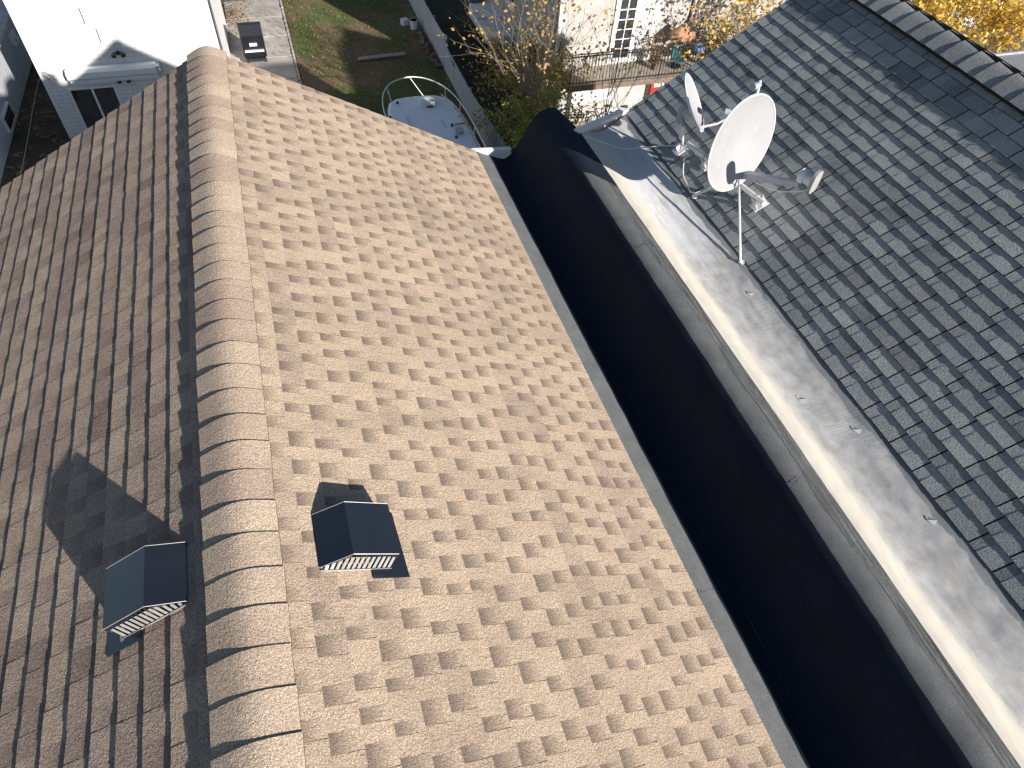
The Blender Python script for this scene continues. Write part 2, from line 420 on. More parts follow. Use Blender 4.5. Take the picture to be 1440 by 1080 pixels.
# ---- brown house
BH = thing('shingled_house', 'house in the foreground with tan brown shingled gable roof and rounded ridge caps', 'house', (0, 2.5, GZ))
PR_ = slope_frame(0, 0, SB, 1); PL_ = slope_frame(0, 0, SB, -1)
URE = 2.518*CB
nR = 19
o = shingle_slope(PR_, EX, nR, URE-nR*EX+.004, YN, YE, (.07, .155), (.055, .108), .0030, .0024, rnd)
o.build('roof_slope', M['brown'], BH, attr=True)['label'] = 'sunlit tan shingle slope with the slim black-hooded vent'
nL = 20
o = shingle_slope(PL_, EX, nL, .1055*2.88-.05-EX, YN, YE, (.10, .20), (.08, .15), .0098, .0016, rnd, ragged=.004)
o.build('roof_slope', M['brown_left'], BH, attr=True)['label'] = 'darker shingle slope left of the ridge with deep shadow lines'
o = ridge_caps(PL_, PR_, .192, .172, .1775, YN, YE+.01, .0085, .012, rnd, rad=.085, SM=11, crown=.036)
oc = o.build('ridge_cap', M['browncap'], BH, smooth=True, attr=True)
def sharp(o, a=35):
    m = o.modifiers.new('es', 'EDGE_SPLIT'); m.split_angle = math.radians(a)
sharp(oc)
# wall body under the roof
mb = MB()
ze = -.02
mb.prism([(-2.72, GZ), (2.50, GZ), (2.50, -1.40), (0, -.06), (-2.72, -1.50)], 'y', YN+.03, YE-.12)
mb.build('wall', M['brick'], BH)
# drip edges / rake boards at the far gable
mb = MB()
for side, P, L in ((1, PR_, URE), (-1, PL_, nL*EX+.15)):
    a, b = P(0.0, YE-.06, -.012), P(L, YE-.06, -.012)
    c, d = P(L, YE-.06, -.16), P(0, YE-.06, -.16)
    q = [(p.x, p.z) for p in (a, b, c, d)]
    mb.prism(q, 'y', YE-.115, YE-.02)
mb.build('rake_board', M['white_metal'], BH)

# ---- valley / parapet / coating
PW = thing('parapet_wall', 'party wall between the two roofs wrapped in dark roofing membrane forming the gutter valley', 'wall', (3.2, 2.5, GZ))
prof = [(2.505, -1.335), (2.705, -1.424), (2.80, -1.470), (2.872, -1.498), (2.97, -1.425), (3.07, -1.235), (3.17, -1.05), (3.25, -.955), (3.30, -.925), (3.35, -.912), (3.44, -.920), (3.535, -.930)]
def resample(prof, d):
    out = [prof[0]]
    for a, b in zip(prof, prof[1:]):
        n = max(1, int(math.hypot(b[0]-a[0], b[1]-a[1])/d))
        for k in range(1, n+1): out.append((a[0]+(b[0]-a[0])*k/n, a[1]+(b[1]-a[1])*k/n))
    return out
def smooth2(p, it=2):
    for _ in range(it):
        q = p[:]
        for k in range(1, len(p)-1): q[k] = ((p[k-1][0]+2*p[k][0]+p[k+1][0])/4, (p[k-1][1]+2*p[k][1]+p[k+1][1])/4)
        p = q
    return p
def sweep(prof, ys, amp, yend=None, fr=1.3, skirt=0):
    mb = MB(); grid = []
    for y in ys:
        row = []
        for (x, z) in prof:
            yy = y if yend is None else min(y, yend(x))
            n = amp*(pnoise(Vector((x*6*fr, yy*2.2*fr, 1.7)))+.5*pnoise(Vector((x*17*fr, yy*6*fr, 5))))
            row.append(Vector((x, yy, z+n)))
        grid.append(row)
    for a, b in zip(grid, grid[1:]):
        for j in range(len(prof)-1):
            if (a[j]-b[j]).length < 1e-6 and (a[j+1]-b[j+1]).length < 1e-6: continue
            mb.face([a[j], a[j+1], b[j+1], b[j]])
    return mb
ys = [YN + k*(YE-YN)/230 for k in range(231)]
mprof = smooth2(resample(prof, .03), 3)
def yendm(x): return YE if x < 3.45 else YE-(x-3.45)/.085*.46
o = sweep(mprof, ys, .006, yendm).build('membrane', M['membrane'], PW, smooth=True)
mbl = MB()
for k in range(60):
    y0_ = YN+.02+(YE-.1-YN)*k/60; y1_ = YN+.02+(YE-.1-YN)*(k+1)/60; xo = .006*math.sin(k*1.3); xo1 = .006*math.sin((k+1)*1.3)
    mbl.face([(2.835+xo, y0_, -1.4775), (2.835+xo1, y1_, -1.4775), (2.846+xo1, y1_, -1.483), (2.846+xo, y0_, -1.483)])
mbl.build('lap_seam', simple('dusty_lap', (.05, .05, .055), .8, .4, 20), PW)
plabel(o, 'granulated black membrane lining the valley and the top of the party wall')
# block inside the wall
mb = MB()
core = [(2.505, GZ), (3.53, GZ)] + [(x, z-.02) for x, z in mprof[::-1]]
core2 = [(2.505, GZ), (3.44, GZ)] + [(x, z-.02) for x, z in mprof[::-1] if x < 3.44]
mb.prism(core, 'y', YN+.01, 6.08); mb.prism(core2, 'y', 6.081, YE-.03); mb.build('wall_core', M['wall_block'], PW)
# membrane lap seams with broken edges
def seam(y0, xa, xb, seed, slope=0.):
    r = random.Random(seed); mb = MB()
    pts = [(x, z) for x, z in mprof if xa <= x <= xb]
    yl = y0
    prev = None
    for k, (x, z) in enumerate(pts):
        for q in range(2):
            xx = x + q*.015
            y = y0 + slope*(xx-xa) + r.uniform(-.008, .008); zz = z+.006
            if prev is not None:
                w = r.choice((.001, .003, .007))
                mb.face([(prev[0], prev[1], prev[2]+.004), (xx, y, zz+.004), (xx, y+w, zz+.001), (prev[0], prev[1]+w, prev[2]+.001)])
            prev = (xx, y, zz)
    return mb
seam(1.25, 2.52, 3.1, 1).build('lap_seam', M['dark'], PW)
seam(1.62, 3.27, 3.40, 2, .2).build('lap_seam', M['dark'], PW)
seam(4.15, 3.27, 3.42, 5, .2).build('lap_seam', M['dark'], PW)
# white metal closure at the valley's far end
mb = MB()
mb.prism([(2.49, -1.345), (2.96, -1.385), (2.93, -1.47), (2.88, -1.515), (2.80, -1.485), (2.72, -1.44)], 'y', YE+.012, YE+.07)
mb.build('valley_closure', M['white_metal'], PW)

# ---- grey house
GH = thing('slate_roof_house', 'neighbouring house with dark grey shingled roof carrying the satellite dishes', 'house', (6.5, 2.5, GZ))
PG = slope_frame(RGX, RGZ, SG, -1); PGR = slope_frame(RGX, RGZ, SG, 1)
UG = (RGX-4.338)*CG
EG = .1395
nG = 19
rg = random.Random(11)
o = shingle_slope(PG, EG, nG, UG-nG*EG, YN, YE, (.15, .24), (.06, .11), .0078, .0018, rg, joint=.011, ragged=.003, onej=True)
o.build('roof_slope', M['grey'], GH, attr=True)['label'] = 'grey shingle slope facing the valley'
o = shingle_slope(PGR, EG, 22, .02, YN, YE, (.16, .3), (.1, .2), .0055, .003, rg)
o.build('roof_slope', M['grey'], GH, attr=True)['label'] = 'far side of the grey roof beyond its ridge'
o = ridge_caps(PG, PGR, .26, .22, .2135, YN, YE+.01, .009, .032, rg, rad=.14, crown=.02, SM=7)
oc = o.build('ridge_cap', M['greycap'], GH, smooth=True, attr=True); sharp(oc)
# dark vent strip under the raised caps
mb = MB()
for P_, w in ((PG, .14), (PGR, .14)):
    for k in range(1):
        a = [P_(0, YN, -.002), P_(0, YE, -.002), P_(w, YE, .002), P_(w, YN, .002)]
        b = [P_(0, YN, .03), P_(0, YE, .03), P_(w, YE, .034), P_(w, YN, .034)]
        mb.face(b); mb.face([a[2], a[3], b[3], b[2]])
mb.build('ridge_vent', simple('vent_mesh', (.02, .021, .023), .95, .2, 9, spec=.05), GH)
cprof = [(3.535, -.932), (3.60, -.945), (3.68, -.985), (3.78, -1.048), (3.88, -1.093), (3.98, -1.118), (4.10, -1.120), (4.22, -1.108), (4.345, -1.082)]
cp = smooth2(resample(cprof, .022), 2)
def yend(x): return 6.12 + (x-3.535)/(4.345-3.535)*.52
o = sweep(cp, [YN + k*(YE-YN)/300 for k in range(301)], .007, yend).build('coated_flashing', M['coating'], GH, smooth=True)
plabel(o, 'weathered white and grey liquid coating along the foot of the grey slope')
# blisters / torn chips in the coating
rr = random.Random(4)
for (x, y) in ((3.92, 2.36), (4.17, 2.0), (4.2, 1.2), (4.16, 3.55)):
    def zc(x):
        for a, b in zip(cprof, cprof[1:]):
            if a[0] <= x <= b[0]: return a[1]+(b[1]-a[1])*(x-a[0])/(b[0]-a[0])
    z = zc(x)+.006; mb = MB()
    mb.face([(x, y, z), (x+.02, y-.05, z+.002), (x+.045, y-.03, z+.028)]); mb.face([(x, y, z), (x+.045, y-.03, z+.028), (x+.02, y+.02, z)])
    mb.build('coating_flake', M['white_metal'], GH)
# white rake trim on the coating's far end and along the grey rake
mb = MB()
a = Vector((3.50, 6.10, -.915)); b = Vector((4.36, 6.66, -1.058)); d = (b-a).normalized(); nrm = Vector((-d.y, d.x, 0)).normalized()
for (o0, o1, z0, z1) in ((-.015, .045, -.03, .012), (.0451, .055, -.26, .012)):
    c = [a+nrm*o0, a+nrm*o1, b+nrm*o1, b+nrm*o0]
    mb.face([p+Vector((0, 0, z1)) for p in c]); mb.face([p+Vector((0, 0, z0)) for p in c][::-1])
    for k in range(4):
        p, q = c[k], c[(k+1) % 4]; mb.face([p+Vector((0, 0, z0)), q+Vector((0, 0, z0)), q+Vector((0, 0, z1)), p+Vector((0, 0, z1))])
q = [(p.x, p.z) for p in (PG(-.0, 0, .0), PG(UG, 0, .0), PG(UG, 0, -.15), PG(0, 0, -.15))]
mb.prism(q, 'y', YE+.001, YE+.018)
q = [(p.x, p.z) for p in (PGR(-.0, 0, .0), PGR(3.0, 0, .0), PGR(3.0, 0, -.15), PGR(0, 0, -.15))]
mb.prism(q, 'y', YE+.001, YE+.018)
mb.build('rake_trim', M['white_metal'], GH)
mb = MB()
xr = RGX+2.55
mb.prism([(3.60, GZ), (xr, GZ), (xr, RGZ-2.55*SG-.06), (RGX, RGZ-.05), (4.34, -1.16), (3.98, -1.19), (3.78, -1.13), (3.60, -1.03)], 'y', YN+.04, 6.16)
mb.prism([(4.40, GZ), (xr, GZ), (xr, RGZ-2.55*SG-.06), (RGX, RGZ-.05), (4.40, -1.12)], 'y', 6.161, YE-.03)
mb.build('wall', M['brick'], GH)

rr = random.Random(77)
for k, (u, y) in enumerate(((.36, 5.9), (.52, 5.2), (.33, 4.9), (.46, 4.3), (.38, 3.9), (.60, 3.6))):
    p = PG(u, y, .012); mb = MB(); a = rr.uniform(0, 6.28); l = rr.uniform(.018, .03)
    d1 = Vector((math.cos(a), math.sin(a), .2))*l; d2 = Vector((-math.sin(a), math.cos(a), .3))*l*.6
    mb.face([p-d1, p+d2+Vector((0, 0, .008)), p+d1]); mb.face([p-d1, p+d1, p-d2+Vector((0, 0, .004))])
    tag(mb.build('dry_leaf', M['plank']), 'small dry leaf lying in the shade below the grey ridge caps', 'leaf', 'dry leaves under the grey ridge')

# ------------------------------------------------------------------ roof vents
def roof_vent(P, u0, y0, y1, label, w=.36):
    loc = P(u0, y0, 0)
    t = thing('roof_vent', label, 'roof vent', loc, 'black slant-back vents on the brown roof')
    pk, hh = .122, .124
    th = .004
    # hood: two top sheets, far side sheet, down-slope sheet, folded lip at the open side
    outer = [(0, .004), (pk, hh), (w, hh-.008), (w+.012, .012)]
    mb = MB()
    def Q(u, y, n): return P(u0+u, y, n+.006)
    ya, yb = y0-.018, y1
    for a, b in zip(outer, outer[1:]):
        i0 = (a[0], a[1]-th); i1 = (b[0], b[1]-th)
        mb.face([Q(a[0], ya, a[1]), Q(b[0], ya, b[1]), Q(b[0], yb, b[1]), Q(a[0], yb, a[1])])
        mb.face([Q(i0[0], ya, i0[1]), Q(i0[0], yb, i0[1]), Q(i1[0], yb, i1[1]), Q(i1[0], ya, i1[1])])
        mb.face([Q(a[0], ya, a[1]), Q(i0[0], ya, i0[1]), Q(i1[0], ya, i1[1]), Q(b[0], ya, b[1])])
    mb.face([Q(0, yb, .0)]+[Q(u, yb, n) for u, n in outer]+[Q(w+.012, yb, 0)])
    # lip hanging down from the open edge
    lip = .036
    for a, b in zip(outer, outer[1:3]):
        mb.face([Q(a[0]+.006, ya+.002, a[1]), Q(b[0], ya+.002, b[1]), Q(b[0], ya+.002, b[1]-lip), Q(a[0]+.02, ya+.002, max(.002, a[1]-lip*.4))])
    mb.build('hood', M['black_metal'], t, bevel=.0)
    # thin pale tubes that paint a highlight along the folded edges
    for yy, rr_ in ((ya-.001, .0014), (yb, .0012)):
        mb = MB(); mb.tube([Q(outer[0][0], yy, outer[0][1]), Q(outer[1][0], yy, outer[1][1]), Q(outer[2][0], yy, outer[2][1])], rr_, 6)
        mb.build('rim', M['rim'], t)  # painted edge highlight, not a separate rim part
    # louvred opening: slats across the near side, raked outward at the bottom
    g = MB(); nf = 13
    back = MB()
    back.face([Q(.0, y0+.035, .0), Q(w, y0+.035, .0), Q(w, y0+.035, hh-.02), Q(pk, y0+.035, hh-.02)])
    back.build('screen', M['dark'], t)
    for k in range(nf):
        u = .03 + (w-.04)*k/(nf-1)
        top = min(hh-.014, (u/pk)*(hh-.01)) if u < pk else hh-.02
        hgt = top*.70
        uw = .0155
        g.face([Q(u-uw/2, y0-.030, .003), Q(u+uw/2, y0-.030, .003), Q(u+uw/2+.008, y0-.008, hgt), Q(u-uw/2+.008, y0-.008, hgt)])
        g.face([Q(u+uw/2, y0-.030, .003), Q(u+uw/2+.004, y0-.018, .003), Q(u+uw/2+.012, y0+.0, hgt), Q(u+uw/2+.008, y0-.008, hgt)])
    g.face([Q(.005, y0-.038, .001), Q(w+.005, y0-.038, .001), Q(w+.005, y0-.035, .006), Q(.005, y0-.035, .006)])
    g.build('louvre_slats', M['alu'], t)
    f = MB()
    pts = [(w-.10, -.085), (w+.095, -.085), (w+.075, (y1-y0)+.02), (w-.10, (y1-y0)+.02)]
    a = [Q(u, y0+y, .004) for u, y in pts]; b = [Q(u, y0+y, .001) for u, y in pts]
    f.face(a); f.face(b[::-1])
    for k in range(4): f.face([a[k], a[(k+1) % 4], b[(k+1) % 4], b[k]])
    f.build('base_flange', M['black_metal'], t)
    return t
roof_vent(PR_, .342, 1.535, 1.805, 'black metal roof vent on the sunlit slope right of the ridge caps')
roof_vent(PL_, .303, 1.53, 1.809, 'black metal roof vent on the left slope casting a long shadow')

# ------------------------------------------------------------------ satellite dishes
def rimframe(phi, e, roll=0):
    N = Vector((math.cos(phi)*math.cos(e), math.sin(phi)*math.cos(e), math.sin(e)))
    h = Vector((-math.sin(phi), math.cos(phi), 0)); v = N.cross(h)
    if roll:
        h, v = h*math.cos(roll)+v*math.sin(roll), v*math.cos(roll)-h*math.sin(roll)
    return N, h, v
def reflector(c, fr, W, H, depth, parent, th=.007):
    N, h, v = fr; mb = MB(); nr, na = 12, 56
    def pt(r, a, off): return c + h*(math.cos(a)*r*W/2) + v*(math.sin(a)*r*H/2) + N*(-depth*(1-r*r)+off)
    for off, flip in ((0, 0), (-th, 1)):
        for i in range(nr):
            r0, r1 = i/nr, (i+1)/nr
            for j in range(na):
                a0, a1 = 2*math.pi*j/na, 2*math.pi*(j+1)/na
                q = [pt(r0, a0, off), pt(r1, a0, off), pt(r1, a1, off), pt(r0, a1, off)]
                if i == 0: q = q[1:] if False else [pt(0, 0, off), pt(r1, a0, off), pt(r1, a1, off)]
                mb.face(q[::-1] if flip else q, mi=flip)
    # rolled rim
    rim = [c + h*(math.cos(2*math.pi*j/na)*W/2) + v*(math.sin(2*math.pi*j/na)*H/2)+N*(-th/2) for j in range(na+1)]
    mb.tube(rim, .009, 6, cap=False, mi=1)
    return mb.build('reflector', [M['dish'], M['dish_rim']], parent, smooth=True)
M['dish_rim'] = simple('dish_rim', (.55, .57, .60), .4, .05)

def lerp(a, b, t): return Vector(a)*(1-t)+Vector(b)*t
D = thing('satellite_dish', 'large oval white satellite dish with feed arm and strut bolted to grey shingles', 'satellite dish', tuple(PG((RGX-4.6)*CG, 4.75, 0)))
fr = rimframe(math.radians(-69), math.radians(9))
N, h, v = fr; c = Vector((4.467, 4.653, -.333))
reflector(c, fr, .93, .86, .08, D)
low = c - v*.36 - N*.04
lnb = Vector((4.779, 4.014, -.337))
a0 = c - v*.37 + h*.19 - N*.03; a1 = lnb - Vector((.02, -.07, .09))
mb = MB()
dd = (a1-a0); L = dd.length; dd.normalize(); sd = dd.cross(v).normalized(); upv = sd.cross(dd)
for (w0, w1, t0, t1, m0, m1) in ((.052, .024, .030, .022, 0, 1),):
    A = [a0+sd*w0+upv*t0, a0-sd*w0+upv*t0, a0-sd*w0-upv*t0, a0+sd*w0-upv*t0]
    B = [a1+sd*w1+upv*t1, a1-sd*w1+upv*t1, a1-sd*w1-upv*t1, a1+sd*w1-upv*t1]
    mb.face(A); mb.face(B[::-1])
    for k in range(4): mb.face([A[k], B[k], B[(k+1) % 4], A[(k+1) % 4]])
mb.build('feed_arm', M['plastic_grey'], D, bevel=.004)
# LNB: drum neck with a flat oblong cap
mb = MB()
toD = (c - lnb).normalized(); sde = toD.cross(Vector((0, 0, 1))).normalized(); u2 = sde.cross(toD)
mb.tube([lnb+toD*.10, lnb+toD*.055, lnb+toD*.05, lnb-toD*.02], [.064, .064, .052, .050], 18)
fd = mb.build('feed_horn', M['white_pl'], D, smooth=True); sharp(fd)
mb = MB()
ring = []
for k in range(20):
    a = 2*math.pi*k/20; ring.append((math.copysign(abs(math.cos(a))**.6, math.cos(a))*.070, math.copysign(abs(math.sin(a))**.6, math.sin(a))*.105))
Fm = [lnb-toD*.02+sde*x+u2*y for x, y in ring]; Bm = [p-toD*.035 for p in Fm]
mb.face(Fm); mb.face(Bm[::-1])
for k in range(20): mb.face([Fm[k], Bm[k], Bm[(k+1) % 20], Fm[(k+1) % 20]])
mb.build('feed_cap', M['dish'], D, bevel=.004)
mb = MB(); q = lnb-toD*.01-u2*.085; mb.tube([q, q+Vector((0, 0, -.03))-toD*.02], .012, 8); mb.build('cable_port', M['galv'], D)
# back bracket and mast
foot1 = PG((RGX-4.665)*CG, 4.40, .0); foot2 = PG((RGX-4.535)*CG, 5.20, 0.)
bar0 = Vector((4.655, 4.30, -.760)); bar1 = Vector((4.505, 5.53, -.845))
m0 = lerp(bar0, bar1, .40); m1 = c - N*.16 - v*.14
mb = MB(); mb.tube([m0-Vector((0, 0, .02)), lerp(m0, m1, .5)+Vector((0, .02, 0)), m1], .024, 12); mb.build('mast', M['white_metal'], D, smooth=True)
mb = MB()
for sgn in (-1, 1):
    e0 = c-N*.085+h*.09*sgn-v*.1
    mb.face([e0+v*.09, e0-v*.09, e0-v*.06-N*.11, e0+v*.06-N*.11]); mb.face([e0+v*.09+h*.006, e0-v*.09+h*.006, e0-v*.06-N*.11+h*.006, e0+v*.06-N*.11+h*.006][::-1])
mb.tube([c-N*.15-v*.1-h*.1, c-N*.15-v*.1+h*.1], .012, 8)
mb.build('back_bracket', M['galv'], D)
mb = MB(); mb.tube([bar0, bar1], .026, 14); br = mb.build('mount_bar', M['white_metal'], D, smooth=True); sharp(br)
for fo, tt in ((foot1, .08), (foot2, .74)):
    p = lerp(bar0, bar1, tt)
    pn = PG(0, 0, 1)-PG(0, 0, 0); pu = PG(1, 0, 0)-PG(0, 0, 0); py = Vector((0, 1, 0))
    base = PG((RGX-p.x)*CG*1.0, p.y, 0)
    base = p - pn*((p-PG(0, 0, 0)).dot(pn)-.012)
    mb = MB()
    Mx = Matrix((pu.to_tuple()+(0,), py.to_tuple()+(0,), pn.to_tuple()+(0,), (0, 0, 0, 1))).transposed(); Mx.translation = base
    mb.box(-.075, .075, -.055, .055, -.004, .002, Mx)
    mb.box(-.045, -.040, -.035, .035, .002, .10, Mx); mb.box(.040, .045, -.035, .035, .002, .10, Mx)
    mb.build('mount_foot', M['white_metal'], D)
    mb = MB()
    for sx in (-.06, .06):
        for sy in (-.04, .04):
            mb.tube([Mx @ Vector((sx, sy, .002)), Mx @ Vector((sx, sy, .012))], .008, 6)
    mb.tube([Mx @ Vector((-.06, 0, .075)), Mx @ Vector((.06, 0, .075))], .006, 6)
    # U-bolt round the bar
    ub = []
    for k in range(9):
        a = math.pi*k/8; ub.append(p + pu*(math.cos(a)*.034) + pn*(math.sin(a)*.034))
    mb.tube([ub[0]-pn*.06]+ub+[ub[-1]-pn*.06], .004, 6)
    mb.build('foot_bolts', M['galv'], D)
# strut to the lower foot
sf = Vector((4.309, 3.923, -1.097)); st = Vector((4.545, 4.62, -.70))
pn = PG(0, 0, 1)-PG(0, 0, 0)
mb = MB(); mb.tube([sf+pn*.03, lerp(sf, st, .5)+pn*.01, st], .0105, 10); mb.build('strut', M['white_metal'], D, smooth=True)
mb = MB(); mb.tube([sf+pn*.004, sf+pn*.012], .035, 14); mb.tube([sf+pn*.012, sf+pn*.03, sf+pn*.045], [.018, .016, .008], 10); sfo = mb.build('strut_foot', M['white_metal'], D, smooth=True); sharp(sfo)
for q in (Vector((.02, .012, 0)), Vector((-.012, -.02, 0))):
    mb = MB(); mb.tube([sf+pn*.013+q, sf+pn*.02+q], .006, 6); mb.build('bolt', M['dark'], D)
# second, short strut with its foot at left
s2 = Vector((4.345, 4.93, -1.064)); mb = MB(); mb.tube([s2+pn*.02, Vector((4.50, 4.80, -.86)), Vector((4.54, 4.74, -.80))], .0095, 8); mb.build('strut', M['white_metal'], D)
mb = MB(); mb.tube([s2+pn*.004, s2+pn*.014], .032, 12); mb.tube([s2+pn*.014, s2+pn*.035], .014, 8); mb.build('strut_foot', M['white_metal'], D)

# small tag behind the reflector's top (second feed bracket)
mb = MB()
tp = c + v*.43 + h*.13
mb.tube([tp-N*.04-v*.05, tp-N*.03+v*.09+h*.0], .012, 8)
mb.build('upper_bracket', M['white_metal'], D)
mb = MB(); q = tp-N*.03+v*.06-h*.06; mb.tube([q+h*.05, q-h*.03], .028, 10); mb.build('bracket_knob', M['plastic_grey'], D)

SD = thing('satellite_dish', 'smaller white satellite dish seen nearly edge-on behind the large one', 'satellite dish', tuple(PG((RGX-4.60)*CG, 5.55, 0)))
fs = rimframe(math.radians(-33), math.radians(32)); Ns, hs, vs = fs
cs = Vector((4.545, 5.66, -.47))
reflector(cs, fs, .46, .60, .055, SD, .006)
lo = cs - vs*.27
mb = MB(); e1 = lo+Ns*.30+Vector((.02, 0, .03)); mb.tube([lo-Ns*.02, lo+Ns*.15-vs*.02, e1], [.014, .012, .012], 8); mb.build('feed_arm', M['white_metal'], SD)
mb = MB(); td = (cs-e1).normalized(); mb.tube([e1, e1+td*.04, e1+td*.05, e1+td*.10], [.022, .022, .032, .032], 12); q = mb.build('feed_horn', M['plastic_grey'], SD, smooth=True); sharp(q)
mb = MB(); bk = cs-Ns*.08-vs*.05; mb.tube([bk+Ns*.03, bk-Ns*.07], .05, 12); mb.box(-.03, .03, -.03, .03, -.10, .10, Matrix.Translation(bk-Ns*.07)); mb.build('back_bracket', M['plastic_grey'], SD)
mb = MB(); mfoot = PG((RGX-4.50)*CG, 5.62, 0.004)
mb.tube([mfoot, mfoot+Vector((0, .0, .10)), bk-Ns*.07], .018, 10); mb.build('mast', M['galv'], SD, smooth=True)
mb = MB(); Mx = Matrix((pu.to_tuple()+(0,), (0, 1, 0, 0), pn.to_tuple()+(0,), (0, 0, 0, 1))).transposed(); Mx.translation = mfoot+pn*.008
mb.box(-.07, .07, -.06, .06, -.003, .003, Mx); mb.box(-.03, .03, -.004, .0, .003, .09, Mx); mb.build('mount_foot', M['white_metal'], SD)
mb = MB(); mb.tube([lerp(mfoot, cs, .3)+Vector((-.06, -.03, 0)), lerp(mfoot, cs, .55)+Vector((-.08, -.05, .02))], .022, 10); mb.build('grounding_block', M['white_pl'], SD)

# cables
def rope(pts, r, name, label, mat, cat='cable', n=6, sub=6):
    P4 = [Vector(p) for p in pts]; out = []
    P4 = [P4[0]*2-P4[1]]+P4+[P4[-1]*2-P4[-2]]
    for k in range(1, len(P4)-2):
        for q in range(sub):
            t = q/sub; a, b, c_, d = P4[k-1:k+3]
            out.append(.5*((2*b)+(c_-a)*t+(2*a-5*b+4*c_-d)*t*t+(3*b-a-3*c_+d)*t**3))
    out.append(P4[-2]); mb = MB(); mb.tube(out, r, n)
    return tag(mb.build(name, mat, smooth=True), label, cat)
rope([(3.52, 5.98, -.905), (3.75, 5.96, -.99), (4.0, 5.94, -1.08), (4.235, 5.90, -1.07), (4.38, 5.78, -1.00), (4.49, 5.62, -.92), (4.50, 5.55, -.86)], .006,
     'coaxial_cable', 'white cable crossing the coated flashing towards the small dish', M['cable_w'])
rope([(4.50, 5.52, -.84), (4.44, 5.42, -.94), (4.37, 5.27, -1.02), (4.345, 5.12, -1.045), (4.34, 4.98, -1.05), (4.42, 4.92, -.98), (4.50, 4.86, -.90), (4.56, 4.76, -.83)], .0065,
     'coaxial_cable', 'white cable looping down over the shingles left of the large dish', M['cable_w'])
o = MB(); 
pts = [a0+Vector((.05, -.06, -.03)), lerp(a0, a1, .3)-upv*.07, lerp(a0, a1, .65)-upv*.10, a1-upv*.06, lnb-toD*.02-u2*.09]
P4 = pts
mbc = MB(); mbc.tube([P4[0], lerp(P4[0], P4[1], .6), P4[1], P4[2], P4[3], P4[4]], .0055, 6); mbc.build('arm_cable', M['cable_w'], D, smooth=True)

# ------------------------------------------------------------------ buildings further right
FB = thing('flat_roof_building', 'low building with flat grey roof beyond the grey ridge', 'building', (13.4, 3, GZ))
mb = MB(); mb.box(9.35, 14.15, -3, 8.6, GZ, -2.1); mb.build('wall', M['brick'], FB)
mb = MB(); mb.box(9.30, 14.2, -3.05, 8.65, -2.099, -2.0); mb.build('roof', simple('grey_membrane', (.22, .23, .25), .8, .12, 2, bump=.2), FB)
mb = MB(); mb.box(9.30, 14.2, 8.651, 8.70, -2.3, -1.97); mb.build('roof_edge', M['galv'], FB)
GB = thing('gabled_building', 'gabled house beyond the flat grey roof on the right', 'house', (18.5, 3, GZ))
mb = MB(); mb.prism([(16.8, GZ), (20.3, GZ), (20.3, -1.75), (18.5, -.68), (16.8, -1.75)], 'y', -3, 8.5); mb.build('wall', M['brick'], GB)
for sgn in (-1, 1):
    mb = MB(); mb.prism([(18.5, -.55), (18.5+sgn*1.95, -1.72), (18.5+sgn*1.95, -1.82), (18.5, -.66)], 'y', -3.1, 8.6); mb.build('roof_slope', simple('dark_roofing', (.12, .12, .13), .9, .2, 5, bump=.4), GB)

# ------------------------------------------------------------------ ground level
mb = MB(); mb.face([(-400, -300, GZ-.02), (400, -300, GZ-.02), (400, 500, GZ-.02), (-400, 500, GZ-.02)]); struct(mb.build('ground', M['ground']))
def patch(name, x0, x1, y0, y1, z, mat, sub=0):
    mb = MB(); n = 30 if sub else 1
    for i in range(n):
        for j in range(n):
            xs = [x0+(x1-x0)*k/n for k in (i, i+1)]; yy = [y0+(y1-y0)*k/n for k in (j, j+1)]
            def zz(x, y): return z+(sub*pnoise(Vector((x*.5, y*.5, 0))) if sub and x0 < x < x1 and y0 < y < y1 else 0)
            mb.face([(xs[0], yy[0], zz(xs[0], yy[0])), (xs[1], yy[0], zz(xs[1], yy[0])), (xs[1], yy[1], zz(xs[1], yy[1])), (xs[0], yy[1], zz(xs[0], yy[1]))])
    return struct(mb.build(name, mat, smooth=bool(sub)))
patch('lawn', 1.45, 7.98, 7, 46, GZ+.07, M['lawn'], .05)
patch('side_yard', 7.98, 11.0, 7, 46, GZ+.05, M['soil'], .04)
patch('rear_patio', 11.0, 24, 9, 25.0, GZ+.02, M['concrete'])
patch('soil_strip', -9.7, -7.62, 9, 46, GZ+.04, M['soil'], .03)
# concrete path with joints
mb = MB()
for k in range(14):
    ya = 9+k*2.2; mb.box(-1.42, 1.30, ya+.012, ya+2.188, GZ-.02, GZ+.075)
mb.box(-7.62, -1.44, 9, 27.9, GZ-.02, GZ+.05)
struct(mb.build('concrete_path', M['concrete'], bevel=.01))
mb = MB(); rr = random.Random(9)
y = 27.5
while y < 40:
    l = rr.uniform(.25, .5); mb.box(1.32, 1.42, y, y+l-.03, GZ, GZ+rr.uniform(.10, .14)); y += l
struct(mb.build('path_edging', M['concrete'], bevel=.01))

